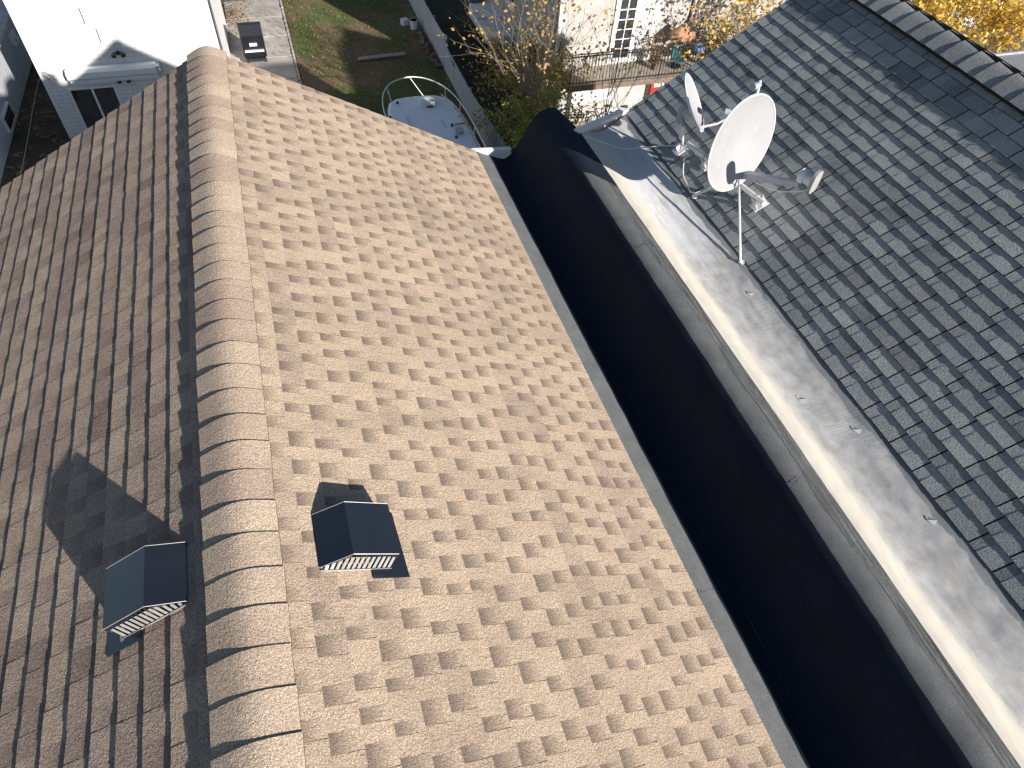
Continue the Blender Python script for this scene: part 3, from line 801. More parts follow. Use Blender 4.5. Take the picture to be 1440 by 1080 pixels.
# scattered ground cover
def scatter(name, label, cat, mat, n, fn, size, seed, stand=0.):
    r = random.Random(seed); mb = MB(); k = 0
    while k < n:
        p = fn(r)
        if p is None: continue
        k += 1; s = r.uniform(*size); a = r.uniform(0, 6.28)
        d1 = Vector((math.cos(a), math.sin(a), r.uniform(-.4, .4)))*s; d2 = Vector((-math.sin(a), math.cos(a), r.uniform(-.4, .4)))*s*.6
        if stand: d2 = Vector((r.uniform(-.3, .3), r.uniform(-.3, .3), 1))*s*stand; d1 *= .25
        p = Vector(p); mb.face([p-d1, p-d2*.0+d2*.5+d1*.0, p+d1, p+d2*-.5 if not stand else p+d1*.5], (r.random(), 0, 0, 1))
    return stuff(mb.build(name, mat, attr=True), label, cat)
def lawnpt(r):
    x, y = r.uniform(1.5, 7.8), r.uniform(26, 41)
    if pnoise(Vector((x*.55, y*.4, 3))) < -.02+.3*r.random()-.15 and r.random() < .85: return None
    return (x, y, GZ+.12)
scatter('fallen_leaves', 'brown and yellow fallen leaves scattered over the lawn', 'leaves', M['litter'], 3600, lawnpt, (.03, .07), 5)
def grasspt(r):
    x, y = r.uniform(1.5, 7.8), r.uniform(24, 41)
    if pnoise(Vector((x*.45, y*.35, 9))) < -.05: return None
    return (x, y, GZ+.08)
scatter('grass', 'short green grass growing in patches on the lawn', 'grass', M['grassb'], 9000, grasspt, (.04, .09), 6, 1.2)
def pilept(r):
    a = r.gauss(0, .5); b = r.gauss(0, .8); x, y = -1.0+a, 37.5+b*1.6
    return (x, y, GZ+.1+max(0, .35*math.exp(-(a*a+b*b))*r.random()))
scatter('leaf_pile', 'yellow leaves heaped beside the house at the end of the path', 'leaves', M['litter'], 900, pilept, (.04, .09), 8)

# ------------------------------------------------------------------ white house (left rear)
WY = 27.9
WH = thing('white_house', 'bright white sided house with awning and sliding patio door', 'house', (-4.6, WY+4, GZ))
mb = MB(); mb.box(-7.62, -1.42, WY, WY+9, GZ, GZ+7.4); mb.build('wall', M['siding_white'], WH)
mb = MB(); mb.prism([(-7.9, GZ+7.4), (-1.1, GZ+7.4), (-4.52, GZ+9.6)], 'y', WY-.25, WY+9.2); mb.build('roof', M['tanroof'], WH)
for xa in (-7.66, -1.47):
    mb = MB(); mb.box(xa, xa+.09, WY-.035, WY+.05, GZ, GZ+7.38); mb.build('corner_trim', M['frame_white'], WH)
mb = MB()
x0, x1, z0, z1 = -6.98, -5.38, GZ+.1, -10.25
f = .07
mb.box(x0, x1, WY-.06, WY-.0, z1-f, z1); mb.box(x0, x1, WY-.06, WY, z0, z0+f)
for xx in (x0, x0+(x1-x0)/2-f/2, x1-f): mb.box(xx, xx+f, WY-.06, WY, z0+f, z1-f)
pd = mb.build('patio_door', M['frame_white'], WH)
for k in (0, 1):
    xa = x0+f+k*((x1-x0)/2-f/2); mb = MB(); mb.box(xa, xa+(x1-x0)/2-f*1.5, WY-.03, WY-.008, z0+f, z1-f); g_ = mb.build('pane', M['glass'], pd)
mb = MB(); mb.box(x0+(x1-x0)/2-.09, x0+(x1-x0)/2-.06, WY-.10, WY-.06, GZ+1.0, GZ+1.25); mb.build('handle', M['dark'], pd)
# awning cassette
mb = MB(); mb.prism([(WY-.02, -9.50), (WY-.26, -9.50), (WY-.36, -9.60), (WY-.36, -9.80), (WY-.28, -9.88), (WY-.02, -9.88)], 'x', -6.75, -3.72)
aw = mb.build('awning', M['frame_white'], WH, bevel=.01)
mb = MB()
n = 26
for k in range(n):
    xa = -6.72+k*2.96/n; xb = xa+2.96/n; zz = -9.98-.03*abs(math.sin(k*1.3)); mb.box(xa, xb, WY-.30, WY-.285, zz, -9.882)
mb.build('valance', M['white_pl'], aw)
mb = MB(); mb.box(-3.72, -3.62, WY-.36, WY-.02, -9.85, -9.55); mb.tube([(-3.67, WY-.30, -9.6), (-3.62, WY-.42, -9.7), (-3.6, WY-.30, -9.8)], .03, 8); mb.build('end_bracket', M['galv'], aw)
# lights
def floodlight(x, z, lab):
    mb = MB(); mb.tube([(x, WY, z), (x, WY-.07, z)], .07, 12); mb.tube([(x-.10, WY-.10, z+.03), (x-.16, WY-.24, z-.03)], [.05, .085], 10); mb.tube([(x+.10, WY-.10, z+.03), (x+.18, WY-.24, z-.02)], [.05, .085], 10)
    mb.tube([(x-.12, WY-.06, z+.02), (x+.12, WY-.06, z+.02)], .02, 6)
    plabel(mb.build('security_light', M['dark'], WH), lab)
floodlight(-4.85, -9.12, 'dark twin floodlight above the awning')
floodlight(-5.0, -10.05, 'dark twin floodlight between awning and patio door')
mb = MB(); mb.tube([(-7.49, WY-.0, -9.62), (-7.45, WY-.12, -9.68), (-7.3, WY-.26, -9.72), (-7.22, WY-.3, -9.9)], [.05, .05, .04, .02], 8); mb.box(-7.56, -7.40, WY-.09, WY, -9.74, -9.55); mb.build('wall_lamp', M['galv'], WH)
mb = MB(); mb.tube([(-1.36, WY+.3, GZ+.2), (-1.36, WY+.3, GZ+7)], .03, 8); mb.build('downpipe', M['dark'], WH)
mb = MB(); mb.tube([(-1.34, WY+.9, GZ+1), (-1.34, WY+.7, GZ+4), (-1.34, WY+.8, GZ+7)], .012, 6); mb.build('wall_wire', M['dark'], WH)
for xa, za, zb in ((-5.55, -8.1, -7.55), (-5.28, -8.75, -8.25)):
    mb = MB(); mb.box(xa, xa+.03, WY-.02, WY, za, zb); mb.build('siding_gap', M['dark'], WH)
# condenser beside the path by the house corner
AC = thing('air_conditioner', 'small grey outdoor air conditioning unit at the white house corner', 'air conditioner', (-1.0, 30.6, GZ+.08))
mb = MB(); mb.box(-1.40, -.45, 30.3, 30.8, GZ+.12, GZ+.85); mb.build('casing', M['white_pl'], AC, bevel=.02)
mb = MB(); mb.tube([(-.80, 30.29, GZ+.5), (-.80, 30.27, GZ+.5)], .26, 20)
mb.build('fan_grille', M['dark'], AC)
for xa in (-1.35, -.6):
    mb = MB(); mb.box(xa, xa+.1, 30.3, 30.8, GZ+.075, GZ+.12); mb.build('foot', M['dark'], AC)

# ------------------------------------------------------------------ left neighbour
LX = -9.7
LH = thing('grey_sided_building', 'low building with pale grey horizontal siding at the left edge', 'building', (LX-3, 25, GZ))
mb = MB(); mb.box(LX-6, LX, 12, 35.5, GZ, -10.0); mb.build('wall', M['siding_grey'], LH)
mb = MB(); mb.prism([(LX-6.2, -10.0), (LX+.22, -10.0), (LX+.22, -9.9), (LX-6.2, -8.2)], 'y', 11.8, 35.7); mb.build('roof', M['tanroof'], LH)
mb = MB(); mb.box(LX, LX+.14, 33.3, 33.9, -10.9, -10.45); mb.build('wall_vent', M['white_pl'], LH, bevel=.015)
mb = MB(); mb.tube([(LX+.14, 33.6, -10.67), (LX+.20, 33.6, -10.75)], .1, 10); mb.build('vent_outlet', M['galv'], LH)
for y in (28.2,):
    mb = MB(); mb.box(LX, LX+.10, y, y+1.3, -11.9, -11.3); w_ = mb.build('basement_window', M['frame_white'], LH); mb = MB(); mb.box(LX+.10, LX+.11, y+.08, y+1.22, -11.83, -11.37); mb.build('pane', M['glass'], w_)
rope([(-9.22, 34.5, GZ+.08), (-9.2, 31, GZ+.09), (-9.12, 28, GZ+.08), (-9.05, 24, GZ+.08)], .02, 'garden_hose', 'pale hose lying along the soil strip beside the grey siding', M['plank'], 'hose')
mb = MB(); rr = random.Random(2)
for k in range(160):
    x, y = rr.uniform(-9.6, -7.8), rr.uniform(23, 36); l = rr.uniform(.03, .16); Mx = Matrix.Translation((x, y, GZ+.06)) @ Matrix.Rotation(rr.uniform(0, 3), 4, 'Z') @ Matrix.Rotation(rr.uniform(-.3, .3), 4, 'X')
    mb.box(-l, l, -l*.3, l*.3, -.02, .03, Mx)
stuff(mb.build('rubble', M['log']), 'small sticks and debris along the soil strip', 'rubble')

# ------------------------------------------------------------------ garden things
BQ = thing('barbecue_grill', 'tall black covered barbecue grill standing on the concrete path', 'grill', (-.25, 33, GZ+.08))
mb = MB(); z = GZ+.08
mb.prism([(32.75, z+.25), (33.35, z+.25), (33.38, z+1.25), (33.15, z+1.62), (32.92, z+1.62), (32.72, z+1.20)], 'x', -.78, .20)
mb.build('hood', simple('grill_enamel', (.012, .014, .018), .22, .2, 3), BQ, bevel=.03)
mb = MB(); mb.box(-.70, .12, 32.6, 32.74, z+.55, z+.60); mb.tube([(-.45, 32.66, z+.85), (-.13, 32.66, z+.85)], .07, 10); mb.build('handle', M['white_pl'], BQ)
mb = MB(); mb.box(-.72, .14, 32.6, 33.35, z+.12, z+.24); mb.build('shelf', M['dark'], BQ)
for sx in (-.68, .10):
    mb = MB(); mb.tube([(sx, 32.8, z+.07), (sx+.06, 32.8, z+.07)], .07, 12); mb.build('wheel', M['dark'], BQ)

# boat
BT = thing('motor_boat', 'white motor boat with bow rail parked on the lawn beside the fence', 'boat', (5.6, 20, GZ))
dk = -10.4
half = [(0.02, 25.05), (.35, 25.05), (.78, 24.97), (1.10, 24.72), (1.27, 24.2), (1.36, 23.4), (1.42, 22.3), (1.45, 21), (1.45, 19), (1.42, 17.2)]
cxb = 5.43
out = [(cxb+x, y) for x, y in half] + [(cxb-x, y) for x, y in half[::-1]]
mb = MB(); topv = [Vector((x, y, dk+.04*((y-17)/8))) for x, y in out]
inn = [Vector((cxb+(x-cxb)*.93, 21+(y-21)*.975, dk+.07)) for x, y in out]
for k in range(len(out)):
    a, b = topv[k], topv[(k+1) % len(out)]; mb.face([a, b, inn[(k+1) % len(out)], inn[k]])
mb.face(inn); mb.build('deck', M['gelcoat'], BT)
mb = MB()
lowv = [Vector((cxb+(x-cxb)*.55, 20.6+(y-20.6)*.80, GZ+.75)) for x, y in out]
for k in range(len(out)):
    a, b = topv[k]-Vector((0, 0, .003)), topv[(k+1) % len(out)]-Vector((0, 0, .003)); mb.face([b, a, lowv[k], lowv[(k+1) % len(out)]])
mb.face(lowv[::-1]); mb.build('hull', M['gelcoat'], BT)
mb = MB(); hc = Vector((5.76, 24.40, dk+.07))
mb.tube([hc, hc+Vector((0, 0, .09)), hc+Vector((0, 0, .13)), hc+Vector((0, 0, .15))], [.36, .36, .30, .15], 28); hq = mb.build('hatch', M['white_pl'], BT, smooth=True); sharp(hq)
mb = MB(); mb.tube([hc+Vector((-.12, -.36, .05)), hc+Vector((.12, -.36, .05))], .03, 6); mb.build('hatch_latch', M['dark'], BT)
mb = MB()
rp = [(3.98, 20.5), (3.88, 22.2), (3.90, 23.4), (4.08, 24.35), (4.45, 25.05), (4.95, 25.38), (5.42, 25.44), (5.90, 25.20), (6.35, 24.6), (6.65, 23.7), (6.78, 22.4), (6.80, 21), (6.80, 19.5)]
rz = dk+.62
def cat(pts, sub=5):
    P4 = [Vector(p) for p in pts]; P4 = [P4[0]*2-P4[1]]+P4+[P4[-1]*2-P4[-2]]; o_ = []
    for k in range(1, len(P4)-2):
        for q in range(sub):
            t = q/sub; a, b, c_, d = P4[k-1:k+3]; o_.append(.5*((2*b)+(c_-a)*t+(2*a-5*b+4*c_-d)*t*t+(3*b-a-3*c_+d)*t**3))
    return o_+[P4[-2]]
mb.tube(cat([(x, y, rz) for x, y in rp]), .022, 8)
mb.tube(cat([(x*.985+.08, y-.05, rz-.33) for x, y in rp[:3]]), .015, 6); mb.tube(cat([(x-.03, y-.05, rz-.33) for x, y in rp[-5:]]), .015, 6)
for a, b in (((4.30, 24.8), (4.42, 24.40)), ((5.30, 25.42), (5.75, 24.75)), ((6.45, 24.45), (6.45, 24.3)), ((6.72, 23.2), (6.66, 23.1)), ((6.80, 21.5), (6.74, 21.4)), ((3.88, 22.8), (4.08, 22.8))):
    mb.tube([(a[0], a[1], rz), (b[0], b[1], dk+.05)], .016, 6)
mb.build('bow_rail', M['rail'] if 'rail' in M else M['white_metal'], BT)
for (x, y) in ((4.62, 24.6), (6.25, 22.6), (6.2, 21.8), (4.15, 23.6)):
    mb = MB(); mb.box(x-.04, x+.04, y-.05, y+.05, dk+.07, dk+.14); mb.build('deck_cleat', M['dark'], BT)
mb = MB(); mb.tube([(6.35, 22.62, dk+.12), (6.75, 22.62, dk+.12)], .02, 6); mb.build('fender_rod', M['dark'], BT)
for xa, ya_, yb__ in ((4.75, 22.6, 23.6), (5.95, 22.5, 23.1)):
    mb = MB(); mb.box(xa, xa+.03, ya_, yb__, dk+.07, dk+.10); mb.build('deck_strip', M['galv'], BT)
mb = MB(); mb.tube([(6.4, 22.1, dk+.07), (6.4, 22.1, dk+.2)], .16, 14); mb.build('deck_hatch_ring', M['galv'], BT)
for yy in (18.2, 22.0):
    mb = MB(); mb.box(4.6, 6.3, yy-.15, yy+.15, GZ+.05, GZ+.82); mb.build('cradle', M['log'], BT)

# fence panels
def fence(y0, y1, zt0, zt1, label, x=7.93):
    t = thing('wooden_fence', label, 'fence', (x, (y0+y1)/2, GZ), 'weathered fence runs along the lawn')
    mb = MB(); y = y0; r = random.Random(int(y0*10))
    while y < y1-.02:
        w = .14; k = (y-y0)/(y1-y0); zt = zt0+(zt1-zt0)*k+r.uniform(-.015, .015)
        mb.box(x-.012+r.uniform(-.004, .004), x+.012, y, min(y+w-.008, y1), GZ+.03, zt); y += w
    mb.build('boards', M['fence'], t)
    for zz in (GZ+.35, GZ+1.1):
        mb = MB(); mb.box(x+.015, x+.06, y0, y1, zz, zz+.09); mb.build('rail', M['fence'], t)
    yy = y0
    while yy < y1+.1:
        mb = MB(); k = (yy-y0)/(y1-y0); mb.box(x+.061, x+.15, yy, yy+.09, GZ, zt0+(zt1-zt0)*k-.05); mb.build('post', M['fence'], t); yy += (y1-y0-.1)/max(1, round((y1-y0)/2.2))
    return t
fence(30.75, 39.5, -10.62, -10.75, 'far run of pale grey board fence beside the lawn')
fence(28.9, 30.7, -11.20, -10.65, 'short stepped-down grey fence run between the two longer ones')
fence(17.5, 28.85, -10.25, -11.15, 'near run of grey board fence sloping up beside the boat')

o = MB(); o.box(-1.15, 1.15, -.11, .0, 0, .07); o.box(-1.10, 1.12, .02, .13, 0, .07)
pl = o.build('wooden_plank', M['plank'], bevel=.008); pl.location = (5.3, 32.2, GZ+.13); pl.rotation_euler = (0, 0, .07)
tag(pl, 'pair of weathered boards lying on the lawn', 'plank')
PA = thing('bucket', 'white plastic bucket beside the grey fence', 'bucket', (7.45, 35.0, GZ+.1))
mb = MB(); z = GZ+.1; mb.tube([(7.45, 35, z), (7.45, 35, z+.42), (7.45, 35, z+.42), (7.45, 35, z+.1)], [.17, .21, .18, .15], 18); q = mb.build('pail', M['white_pl'], PA, smooth=True); sharp(q)
mb = MB(); mb.tube([(7.45+.21*math.cos(a), 35-.03, z+.42+.14*math.sin(a)) for a in [math.pi*k/8 for k in range(9)]], .008, 6); mb.build('handle', M['galv'], PA)
mb = MB(); mb.box(-.16, .16, -.14, .14, 0, .25); mb.box(-.18, .18, -.16, .16, .25, .29)
q = mb.build('storage_box', M['white_pl'], bevel=.015); q.location = (7.08, 35.5, GZ+.1); q.rotation_euler = (0, 0, .4); tag(q, 'small white lidded box beside the bucket on the lawn', 'box')
rr = random.Random(31)
logprops = [(7.62, 34.2), (7.60, 33.7), (7.50, 33.2), (7.62, 32.8), (7.58, 32.3), (7.66, 31.8), (7.60, 31.3), (7.68, 30.8)]
logw = ['farthest', 'second farthest', 'third farthest', 'fourth farthest', 'fourth nearest', 'third nearest', 'second nearest', 'nearest']
for k, (x, y) in enumerate(logprops):
    mb = MB(); l = rr.uniform(.25, .42); n = 7
    pts = [(-l/2, 0, 0), (-l/6, rr.uniform(-.02, .02), .01), (l/5, rr.uniform(-.02, .02), 0), (l/2, 0, 0)]
    mb.tube(pts, [.10, .115, .11, .095], 10); q = mb.build('log', M['log'], smooth=True); sharp(q, 50)
    q.location = (x, y, GZ+.19); q.rotation_euler = (rr.uniform(-.1, .1), rr.uniform(-.15, .15), rr.uniform(-1.2, 1.2))
    tag(q, 'short dark log, %s in the row along the grey fence foot' % logw[k], 'log', 'logs along the fence foot')

# ------------------------------------------------------------------ balcony house
BY = 25.0; BX = 11.09
HB = thing('stucco_house', 'cream stucco house with iron balcony and white French doors', 'house', (16, BY+4, GZ))
mb = MB(); mb.box(BX, 27, BY, BY+10, GZ, GZ+8.6); mb.build('wall', M['stucco'], HB)
mb = MB(); mb.prism([(BX-.3, GZ+8.6), (27.3, GZ+8.6), (19, GZ+10.8)], 'y', BY-.3, BY+10.2); mb.build('roof', M['tanroof'], HB)
mb = MB(); mb.box(BX-.03, BX+.10, BY-.03, BY+.10, GZ, GZ+8.5); mb.build('corner_trim', M['frame_white'], HB)
mb = MB(); mb.tube([(BX-.08, BY+.25, GZ), (BX-.08, BY+.25, GZ+8.5)], .05, 8); mb.build('downpipe', M['frame_white'], HB)
# French doors
def french(x0, x1, z0, z1, mats, rows=6):
    mb = MB(); f = .07; y0 = BY-.06
    mb.box(x0-.12, x0, y0, BY, z0, z1+.12); mb.box(x1, x1+.12, y0, BY, z0, z1+.12); mb.box(x0, x1, y0, BY, z1, z1+.12)
    mid = (x0+x1)/2
    for xa, xb in ((x0, mid), (mid, x1)):
        mb.box(xa, xa+f, y0+.01, BY, z0, z1); mb.box(xb-f, xb, y0+.01, BY, z0, z1); mb.box(xa+f, xb-f, y0+.01, BY, z0, z0+.18); mb.box(xa+f, xb-f, y0+.01, BY, z1-f, z1)
        xm = (xa+xb)/2; mb.box(xm-.018, xm+.018, y0+.02, BY-.01, z0+.18, z1-f)
        for k in range(1, rows):
            zz = z0+.18+(z1-f-z0-.18)*k/rows; mb.box(xa+f, xm-.018, y0+.02, BY-.01, zz-.016, zz+.016); mb.box(xm+.018, xb-f, y0+.02, BY-.01, zz-.016, zz+.016)
    fr_ = mb.build('french_door', M['frame_white'], HB)
    for k, (xa, xb) in enumerate(((x0, mid), (mid, x1))):
        mb = MB(); mb.box(xa+f, xb-f, BY-.022, BY-.002, z0+.18, z1-f); mb.build('pane', mats[k], fr_)
french(13.48, 15.12, -9.72, -7.25, (M['glass'], M['curtain']))
mb = MB(); mb.tube([(16.72, BY-.06, -9.7), (16.70, BY-.06, -3.7)], .045, 8); mb.build('downpipe', M['log'], HB); mb = MB(); mb.tube([(16.95, BY-.05, -9.7), (16.93, BY-.05, -3.7)], .02, 6); mb.build('downpipe', M['log'], HB)
# balcony deck with supports
DZ = -9.80
mb = MB(); mb.box(11.15, 21, BY-1.45, BY-.002, DZ-.10, DZ); mb.build('balcony_deck', M['stucco_tan'], HB)
mb = MB(); mb.box(11.12, 21.03, BY-1.50, BY-1.452, DZ-.20, DZ+.02); mb.box(11.12, 11.148, BY-1.452, BY-.002, DZ-.20, DZ+.02); mb.build('deck_edge', M['log'], HB)
mb = MB(); yb = BY-1.43; zt = DZ+1.12
for (a, b) in (((11.2, yb), (21, yb)), ((11.2, yb), (11.2, BY-.05))):
    for zz, w in ((zt, .028), (DZ+.10, .02)):
        mb.tube([(a[0], a[1], zz), (b[0], b[1], zz)], w, 6)
    L = math.hypot(b[0]-a[0], b[1]-a[1]); n = int(L/.135)
    for k in range(n+1):
        x = a[0]+(b[0]-a[0])*k/n; y = a[1]+(b[1]-a[1])*k/n; big = k % 14 == 0
        mb.tube([(x, y, DZ), (x, y, zt)], .026 if big else .0125, 5)
mb.build('balcony_railing', M['iron'], HB)
for x in (11.3, 16.2):
    mb = MB(); mb.box(x-.07, x+.07, BY-1.40, BY-1.26, GZ, DZ-.11); mb.build('balcony_post', M['frame_white'], HB)
# windows and the red door below
def window(x0, x1, z0, z1, lab=None):
    mb = MB(); f = .06
    mb.box(x0, x1, BY-.05, BY, z0, z0+f); mb.box(x0, x1, BY-.05, BY, z1-f, z1); xm = (x0+x1)/2
    for xx in (x0, xm-f/2, x1-f): mb.box(xx, xx+f, BY-.05, BY, z0+f, z1-f)
    w_ = mb.build('window', M['frame_white'], HB); mb = MB(); mb.box(x0+f, x1-f, BY-.02, BY-.004, z0+f, z1-f); mb.build('pane', M['curtain'], w_)
window(12.0, 13.9, -11.25, -10.35)
mb = MB(); mb.box(15.55, 16.75, BY-.06, BY, GZ, -10.2); dr = mb.build('red_door', M['red'], HB); mb = MB(); mb.box(15.75, 16.55, BY-.07, BY-.062, GZ+1.25, -10.4); mb.build('pane', M['curtain'], dr)
mb = MB(); mb.box(15.45, 15.54, BY-.09, BY, GZ, -10.1); mb.box(16.76, 16.85, BY-.09, BY, GZ, -10.1); mb.box(15.54, 16.76, BY-.09, BY, -10.19, -10.1); mb.build('door_frame', M['stucco_tan'], HB)
# side wall windows
for ya, yb_, za, zb in ((26.9, 28.2, -11.0, -9.7), (30.2, 31.3, -9.6, -8.2)):
    mb = MB(); xs = BX-.05
    mb.box(xs, BX, ya, yb_, za, za+.07); mb.box(xs, BX, ya, yb_, zb-.07, zb); 
    for yy in (ya, (ya+yb_)/2-.03, yb_-.07): mb.box(xs, BX, yy, yy+.07, za+.07, zb-.07)
    mb.box(xs-.05, BX, ya-.08, yb_+.08, za-.06, za-.001)
    w_ = mb.build('side_window', M['frame_white'], HB); mb = MB(); mb.box(BX-.02, BX-.004, ya+.07, yb_-.07, za+.07, zb-.07); mb.build('pane', M['glass'], w_)
mb = MB(); mb.prism([(30.0, -10.9), (33.2, -10.9), (33.2, -10.4), (30.0, -10.6)], 'x', BX-1.3, BX-.01); mb.build('porch_roof', M['siding_white'], HB)
# things on the balcony
U = thing('patio_umbrella', 'tan patio umbrella folded over dark furniture on the balcony', 'umbrella', (16.2, 24.2, DZ))
mb = MB(); cc = Vector((16.15, 24.35, DZ+1.55)); n = 16
ringa = [cc+Vector((math.cos(2*math.pi*k/n)*(.5+.08*(k % 2)), math.sin(2*math.pi*k/n)*.36, -.22-.05*(k % 2))) for k in range(n)]
for k in range(n): mb.face([cc+Vector((0, 0, .18)), ringa[k], ringa[(k+1) % n]]); mb.face([ringa[k], ringa[(k+1) % n], ringa[(k+1) % n]-Vector((0, 0, .16)), ringa[k]-Vector((0, 0, .16))])
mb.build('canopy', M['orange_cloth'], U)
mb = MB(); mb.tube([(16.15, 24.35, DZ), (16.15, 24.35, DZ+1.75)], .03, 8); mb.tube([(16.15, 24.35, DZ), (16.15, 24.35, DZ+.06)], .25, 14); mb.build('pole', M['iron'], U)
K = thing('kettle_grill', 'round blue kettle grill on the balcony behind the iron railing', 'grill', (16.75, 23.95, DZ))
mb = MB(); c0 = Vector((16.75, 23.95, DZ+.85))
mb.tube([c0+Vector((0, 0, z_)) for z_ in (-.26, -.2, -.1, 0)], [.08, .22, .30, .32], 20); mb.build('bowl', M['dark'], K, smooth=True)
mb = MB(); mb.tube([c0+Vector((0, 0, z_)) for z_ in (.005, .1, .19, .24)], [.32, .29, .19, .05], 20); ld = mb.build('lid', M['blue'], K, smooth=True)
mb = MB(); mb.tube([c0+Vector((-.06, 0, .24)), c0+Vector((-.05, 0, .30)), c0+Vector((.05, 0, .30)), c0+Vector((.06, 0, .24))], .012, 6); mb.build('handle', M['dark'], ld)
for k in range(3):
    a = k*2.09; mb = MB(); mb.tube([c0+Vector((.2*math.cos(a), .2*math.sin(a), -.2)), c0+Vector((.34*math.cos(a), .34*math.sin(a), -.85))], .015, 6); mb.build('leg', M['galv'], K)
T = thing('plastic_chair', 'teal plastic chair beside the kettle grill on the balcony', 'chair', (16.0, 23.95, DZ))
mb = MB(); mb.box(15.78, 16.22, 23.75, 24.2, DZ+.42, DZ+.46); mb.build('seat', M['teal'], T); mb = MB(); mb.box(15.78, 16.22, 24.18, 24.22, DZ+.46, DZ+.95); mb.build('backrest', M['teal'], T)
for x in (15.81, 16.19):
    for y in (23.78, 24.17):
        mb = MB(); mb.tube([(x, y, DZ), (x, y, DZ+.42)], .018, 6); mb.build('leg', M['teal'], T)
# dried potted shrubs on the balcony
def shrub(x, y, z, h, n, seed, label, name='potted_shrub', mat='bark', leaf=None, lm='litter', spread=.5, cat='plant'):
    r = random.Random(seed); t = thing(name, label, cat, (x, y, z))
    mb = MB(); mb.tube([(x, y, z), (x, y, z+.28)], [.14, .19], 14); mb.build('pot', M['log'], t)
    mb = MB(); tips = []
    for k in range(n):
        p = Vector((x, y, z+.26)); pts = [p]; d = Vector((r.gauss(0, spread), r.gauss(0, spread), 1)).normalized()
        for q in range(4):
            p = p + d*h/4; d = (d+Vector((r.gauss(0, .35), r.gauss(0, .35), r.gauss(0, .2)))).normalized(); pts.append(p); tips.append(p)
        mb.tube(pts, [.016, .012, .009, .006, .004], 4)
    mb.build('stems', M['log'], t)
    if leaf:
        mb = MB()
        for k in range(leaf):
            p = r.choice(tips)+Vector((r.gauss(0, .08), r.gauss(0, .08), r.gauss(0, .08))); s = r.uniform(.03, .06)
            d1 = Vector((r.gauss(0, 1), r.gauss(0, 1), r.gauss(0, 1))).normalized()*s; d2 = d1.orthogonal().normalized()*s*.7
            mb.face([p-d1, p+d2, p+d1, p-d2], (r.random(), 0, 0, 1))
        mb.build('leaves', M[lm], t, attr=True)
    return t
shrub(17.35, 24.3, DZ, 1.7, 48, 1, 'tangled brown potted shrub right of the kettle grill', leaf=700)
shrub(18.6, 24.3, DZ, 1.9, 48, 2, 'bare twiggy potted shrub farthest right on the balcony', leaf=700)
shrub(15.2, 24.3, DZ, 1.1, 30, 3, 'small dark potted shrub left of the teal chair', leaf=240)

# bicycles under the balcony
def bicycle(x, y, rz, label, rimc):
    t = thing('bicycle', label, 'bicycle', (x, y, GZ+.03), 'bicycles parked under the balcony', rot=(0, 0, rz))
    W = t.matrix_world
    def Wt(p): return W @ Vector(p)
    for wx in (-.52, .52):
        mb = MB(); mb.tube([Wt((wx+.33*math.cos(a), 0, .34+.33*math.sin(a))) for a in [2*math.pi*k/24 for k in range(25)]], .022, 6, cap=False); ty = mb.build('wheel', M['dark'], t)
        mb = MB(); mb.tube([Wt((wx+.30*math.cos(a), 0, .34+.30*math.sin(a))) for a in [2*math.pi*k/24 for k in range(25)]], .012, 5, cap=False)
        for k in range(8):
            a = math.pi*k/8; mb.tube([Wt((wx+.3*math.cos(a), 0, .34+.3*math.sin(a))), Wt((wx-.3*math.cos(a), 0, .34-.3*math.sin(a)))], .004, 4)
        mb.build('rim', M['galv'], ty)
    mb = MB(); A, B, C_, Dd, E_ = (-.52, 0, .34), (-.08, 0, .30), (-.20, 0, .78), (.36, 0, .80), (.52, 0, .34)
    for p, q in ((A, B), (A, C_), (B, C_), (C_, Dd), (B, Dd), (Dd, E_)): mb.tube([Wt(p), Wt(q)], .018, 6)
    mb.build('frame', rimc, t)
    mb = MB(); mb.tube([Wt((.34, 0, .80)), Wt((.32, 0, .98))], .014, 6); mb.tube([Wt((.28, -.28, .98)), Wt((.36, 0, 1.0)), Wt((.28, .28, .98))], .014, 6); mb.build('handlebar', M['dark'], t)
    mb = MB(); mb.tube([Wt((-.20, 0, .78)), Wt((-.22, 0, .90))], .013, 6); mb.tube([Wt((-.36, 0, .91)), Wt((-.2, 0, .93)), Wt((-.06, 0, .91))], [.07, .06, .025], 8); mb.build('saddle', M['dark'], t)
bicycle(13.3, 23.9, 2.5, 'bicycle with black frame leaning beneath the balcony', M['dark'])
bicycle(13.9, 24.25, 2.9, 'bicycle with pale frame standing nearer the stucco wall', M['white_metal'])
mb = MB(); mb.box(-.55, .55, -.35, .35, 0, .5); mb.box(-.6, .6, -.4, .4, .5, .62); q = mb.build('storage_chest', M['blue'], bevel=.03); q.location = (12.4, 22.9, GZ+.02); q.rotation_euler = (0, 0, .4)
tag(q, 'dark blue lidded storage chest on the patio beside the bicycles', 'chest')

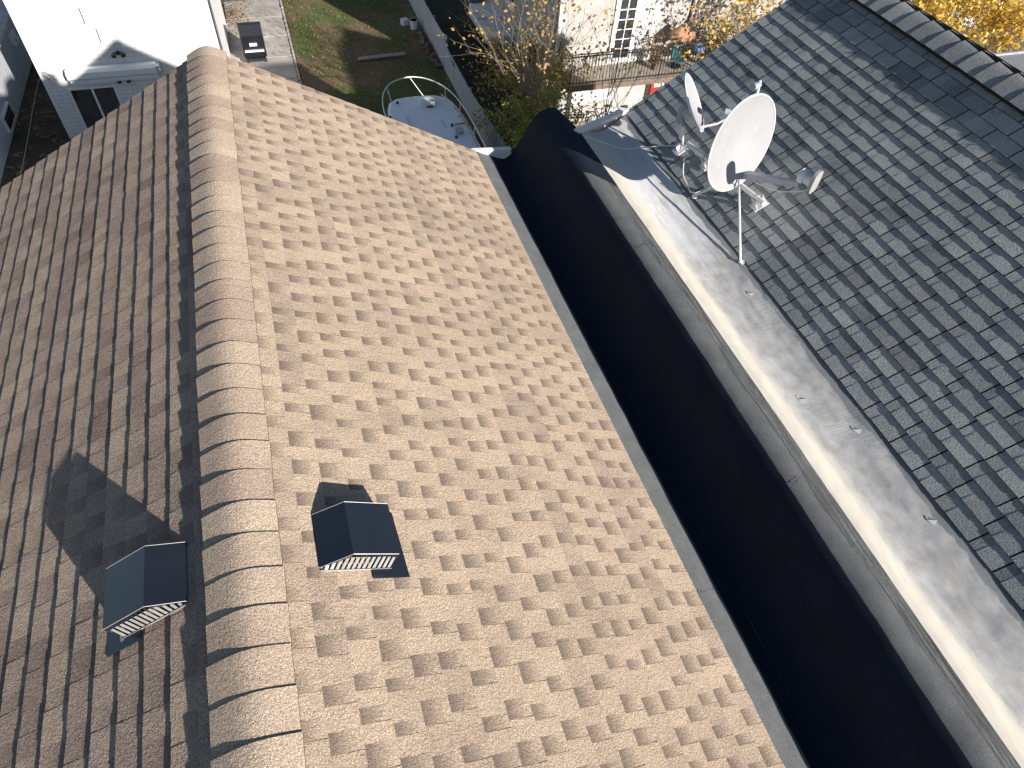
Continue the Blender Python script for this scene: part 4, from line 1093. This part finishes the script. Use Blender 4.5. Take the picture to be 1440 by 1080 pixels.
# ------------------------------------------------------------------ trees
def tree(x, y, h, seed, label, leafmat, nleaf, lsize, spread, r0=.07, stems=1, lean=(0, 0), minz=.3, cat='tree', bare=.0, depth=4, name='tree'):
    r = random.Random(seed); t = thing(name, label, cat, (x, y, GZ)); mb = MB(); tips = []
    def grow(p, d, L, rad, lev):
        n = 4; pts = [p]; rs = [rad]
        for k in range(n):
            d = (d+Vector((r.gauss(0, .10), r.gauss(0, .10), r.gauss(.02, .06)))).normalized(); p = p+d*L/n; pts.append(p); rs.append(rad*(1-.45*(k+1)/n))
            if lev >= 2: tips.append((p, lev))
        mb.tube(pts, rs, 5 if lev else 8, cap=False)
        if lev < depth:
            for k in range(3 if lev else 5):
                a = r.uniform(0, 6.28); tilt = r.uniform(.35, .8)*spread
                o_ = d.orthogonal().normalized(); o_.rotate(Matrix.Rotation(a, 3, d)); nd = (d+o_*tilt).normalized()
                q = pts[r.randint(2, 4)] if k else pts[-1]
                grow(q, nd, L*r.uniform(.55, .8), rs[-1]*r.uniform(.6, .85), lev+1)
    for s_ in range(stems):
        a = r.uniform(0, 6.28); d = Vector((lean[0]+.22*math.cos(a)*(stems > 1), lean[1]+.22*math.sin(a)*(stems > 1), 1)).normalized()
        grow(Vector((x+.12*math.cos(a)*(stems > 1), y+.12*math.sin(a)*(stems > 1), GZ)), d, h*.42, r0*r.uniform(.8, 1), 0)
    mb.build('trunk', M['bark'], t, smooth=True)
    mb = MB(); clump = {}
    tips_ = [p for p in tips if p[0].z > GZ+minz]
    cl = [r.random() for _ in tips_]
    good = [i for i, c_ in enumerate(cl) if c_ > bare]
    for k in range(nleaf):
        i = r.choice(good); p = tips_[i][0]+Vector((r.gauss(0, .16), r.gauss(0, .16), r.gauss(-.04, .14))); s = r.uniform(*lsize)
        d1 = Vector((r.gauss(0, 1), r.gauss(0, 1), r.gauss(0, .7))).normalized()*s; d2 = d1.orthogonal().normalized(); d2.rotate(Matrix.Rotation(r.uniform(0, 6.28), 3, d1.normalized())); d2 *= s*.65
        mb.face([p-d1, p-d1*.1+d2, p+d1, p-d1*.1-d2], (min(1, max(0, cl[i]*.6+r.random()*.5-.05)), 0, 0, 1))
    mb.build('crown', leafmat, t, attr=True)
    return t
tree(9.3, 22.6, 7.6, 21, 'slender bare-branched tree with sparse yellow leaves before the stucco house', M['leaf_mix'], 560, (.045, .085), 1.0, r0=.05, stems=5, bare=.55, depth=3)
tree(9.15, 21.0, 4.0, 5, 'low leafy bush tree with green and yellow leaves by the fence', M['leaf_green'], 3600, (.04, .085), 1.2, r0=.05, stems=6, depth=3)
tree(9.5, 23.6, 4.6, 15, 'brown-leaved shrub between fence and stucco side wall', M['leaf_mix'], 2600, (.04, .085), 1.2, r0=.045, stems=6, depth=3)
tree(12.2, 21.2, 7.0, 44, 'thin sapling with scattered orange leaves in front of the balcony', M['leaf_yellow'], 130, (.045, .085), 1.0, r0=.035, stems=3, bare=.6, depth=3)
# casts dappled shade on the stucco wall, stands right of it
tree(19.5, 19.5, 9.0, 8, 'bare-topped tree with golden leaves right of the balcony house', M['leaf_yellow'], 1700, (.05, .11), 1.1, r0=.13, stems=2, depth=4, bare=.3)
tree(25.5, 21.5, 6.6, 33, 'dense golden yellow tree beyond the grey ridge', M['leaf_yellow'], 6500, (.06, .12), 1.25, r0=.14, stems=3, depth=4)
tree(30.5, 23.5, 6.2, 35, 'dense golden yellow tree at the right edge beyond the grey ridge', M['leaf_yellow'], 6500, (.06, .12), 1.25, r0=.14, stems=3, depth=4)
# white picket railing behind the yellow trees
FR = thing('picket_fence', 'white picket fence behind the golden trees at the top right', 'fence', (32, 30, GZ))
mb = MB()
for k in range(130):
    x = 24+k*.16; mb.box(x, x+.07, 29.98, 30.02, GZ+.1, GZ+2.6)
mb.build('pickets', M['white_metal'], FR)
for zz in (GZ+.4, GZ+2.2):
    mb = MB(); mb.box(24, 45, 30.021, 30.06, zz, zz+.12); mb.build('rail', M['white_metal'], FR)
patch('road', 24, 60, 4, 21, GZ+.0, M['asph'] if 'asph' in M else simple('asphalt', (.13, .135, .15), .9, .12, 3, bump=.2))

# ------------------------------------------------------------------ light, sky, camera
sun_d = Vector((.535, -1.0, .425)).normalized()
w = bpy.data.worlds.new('World'); S.world = w; w.use_nodes = True
nt = w.node_tree; sky = nt.nodes.new('ShaderNodeTexSky'); sky.sky_type = 'NISHITA'; sky.sun_disc = False
sky.sun_elevation = math.asin(sun_d.z); sky.sun_rotation = math.atan2(sun_d.x, sun_d.y)
sky.air_density = 1.0; sky.dust_density = .3; sky.ozone_density = 1.5
bg = nt.nodes['Background']; nt.links.new(sky.outputs[0], bg.inputs[0]); bg.inputs[1].default_value = .05
sl = bpy.data.lights.new('sun', 'SUN'); sl.energy = 5.0; sl.angle = math.radians(.55); sl.color = (1.0, .945, .87)
so = bpy.data.objects.new('sun', sl); COL.objects.link(so); so.rotation_euler = sun_d.to_track_quat('Z', 'Y').to_euler(); so.location = (8, -12, 12)

Rm = [[0.9514, -0.1979, 0.2359], [-0.3025, -0.7445, 0.5952], [0.0578, -0.6376, -0.7682]]
cam = bpy.data.cameras.new('camera'); co = bpy.data.objects.new('camera', cam); COL.objects.link(co); S.camera = co
right = Vector([r[0] for r in Rm]); down = Vector([r[1] for r in Rm]); fwd = Vector([r[2] for r in Rm])
fwd.normalize(); right = (right-fwd*right.dot(fwd)).normalized(); down = fwd.cross(right)
mw = Matrix((right.to_tuple()+(0,), (-down).to_tuple()+(0,), (-fwd).to_tuple()+(0,), (0, 0, 0, 1))).transposed()
mw.translation = (0.5875, 0, 2.88); co.matrix_world = mw
cam.sensor_width = 36; cam.lens = 950/1440*36; cam.clip_end = 2000; cam.clip_start = .05
S.view_settings.view_transform = 'Standard'; S.view_settings.look = 'None'; S.view_settings.exposure = .9; S.view_settings.gamma = 1
S.render.resolution_x = 1024; S.render.resolution_y = 768
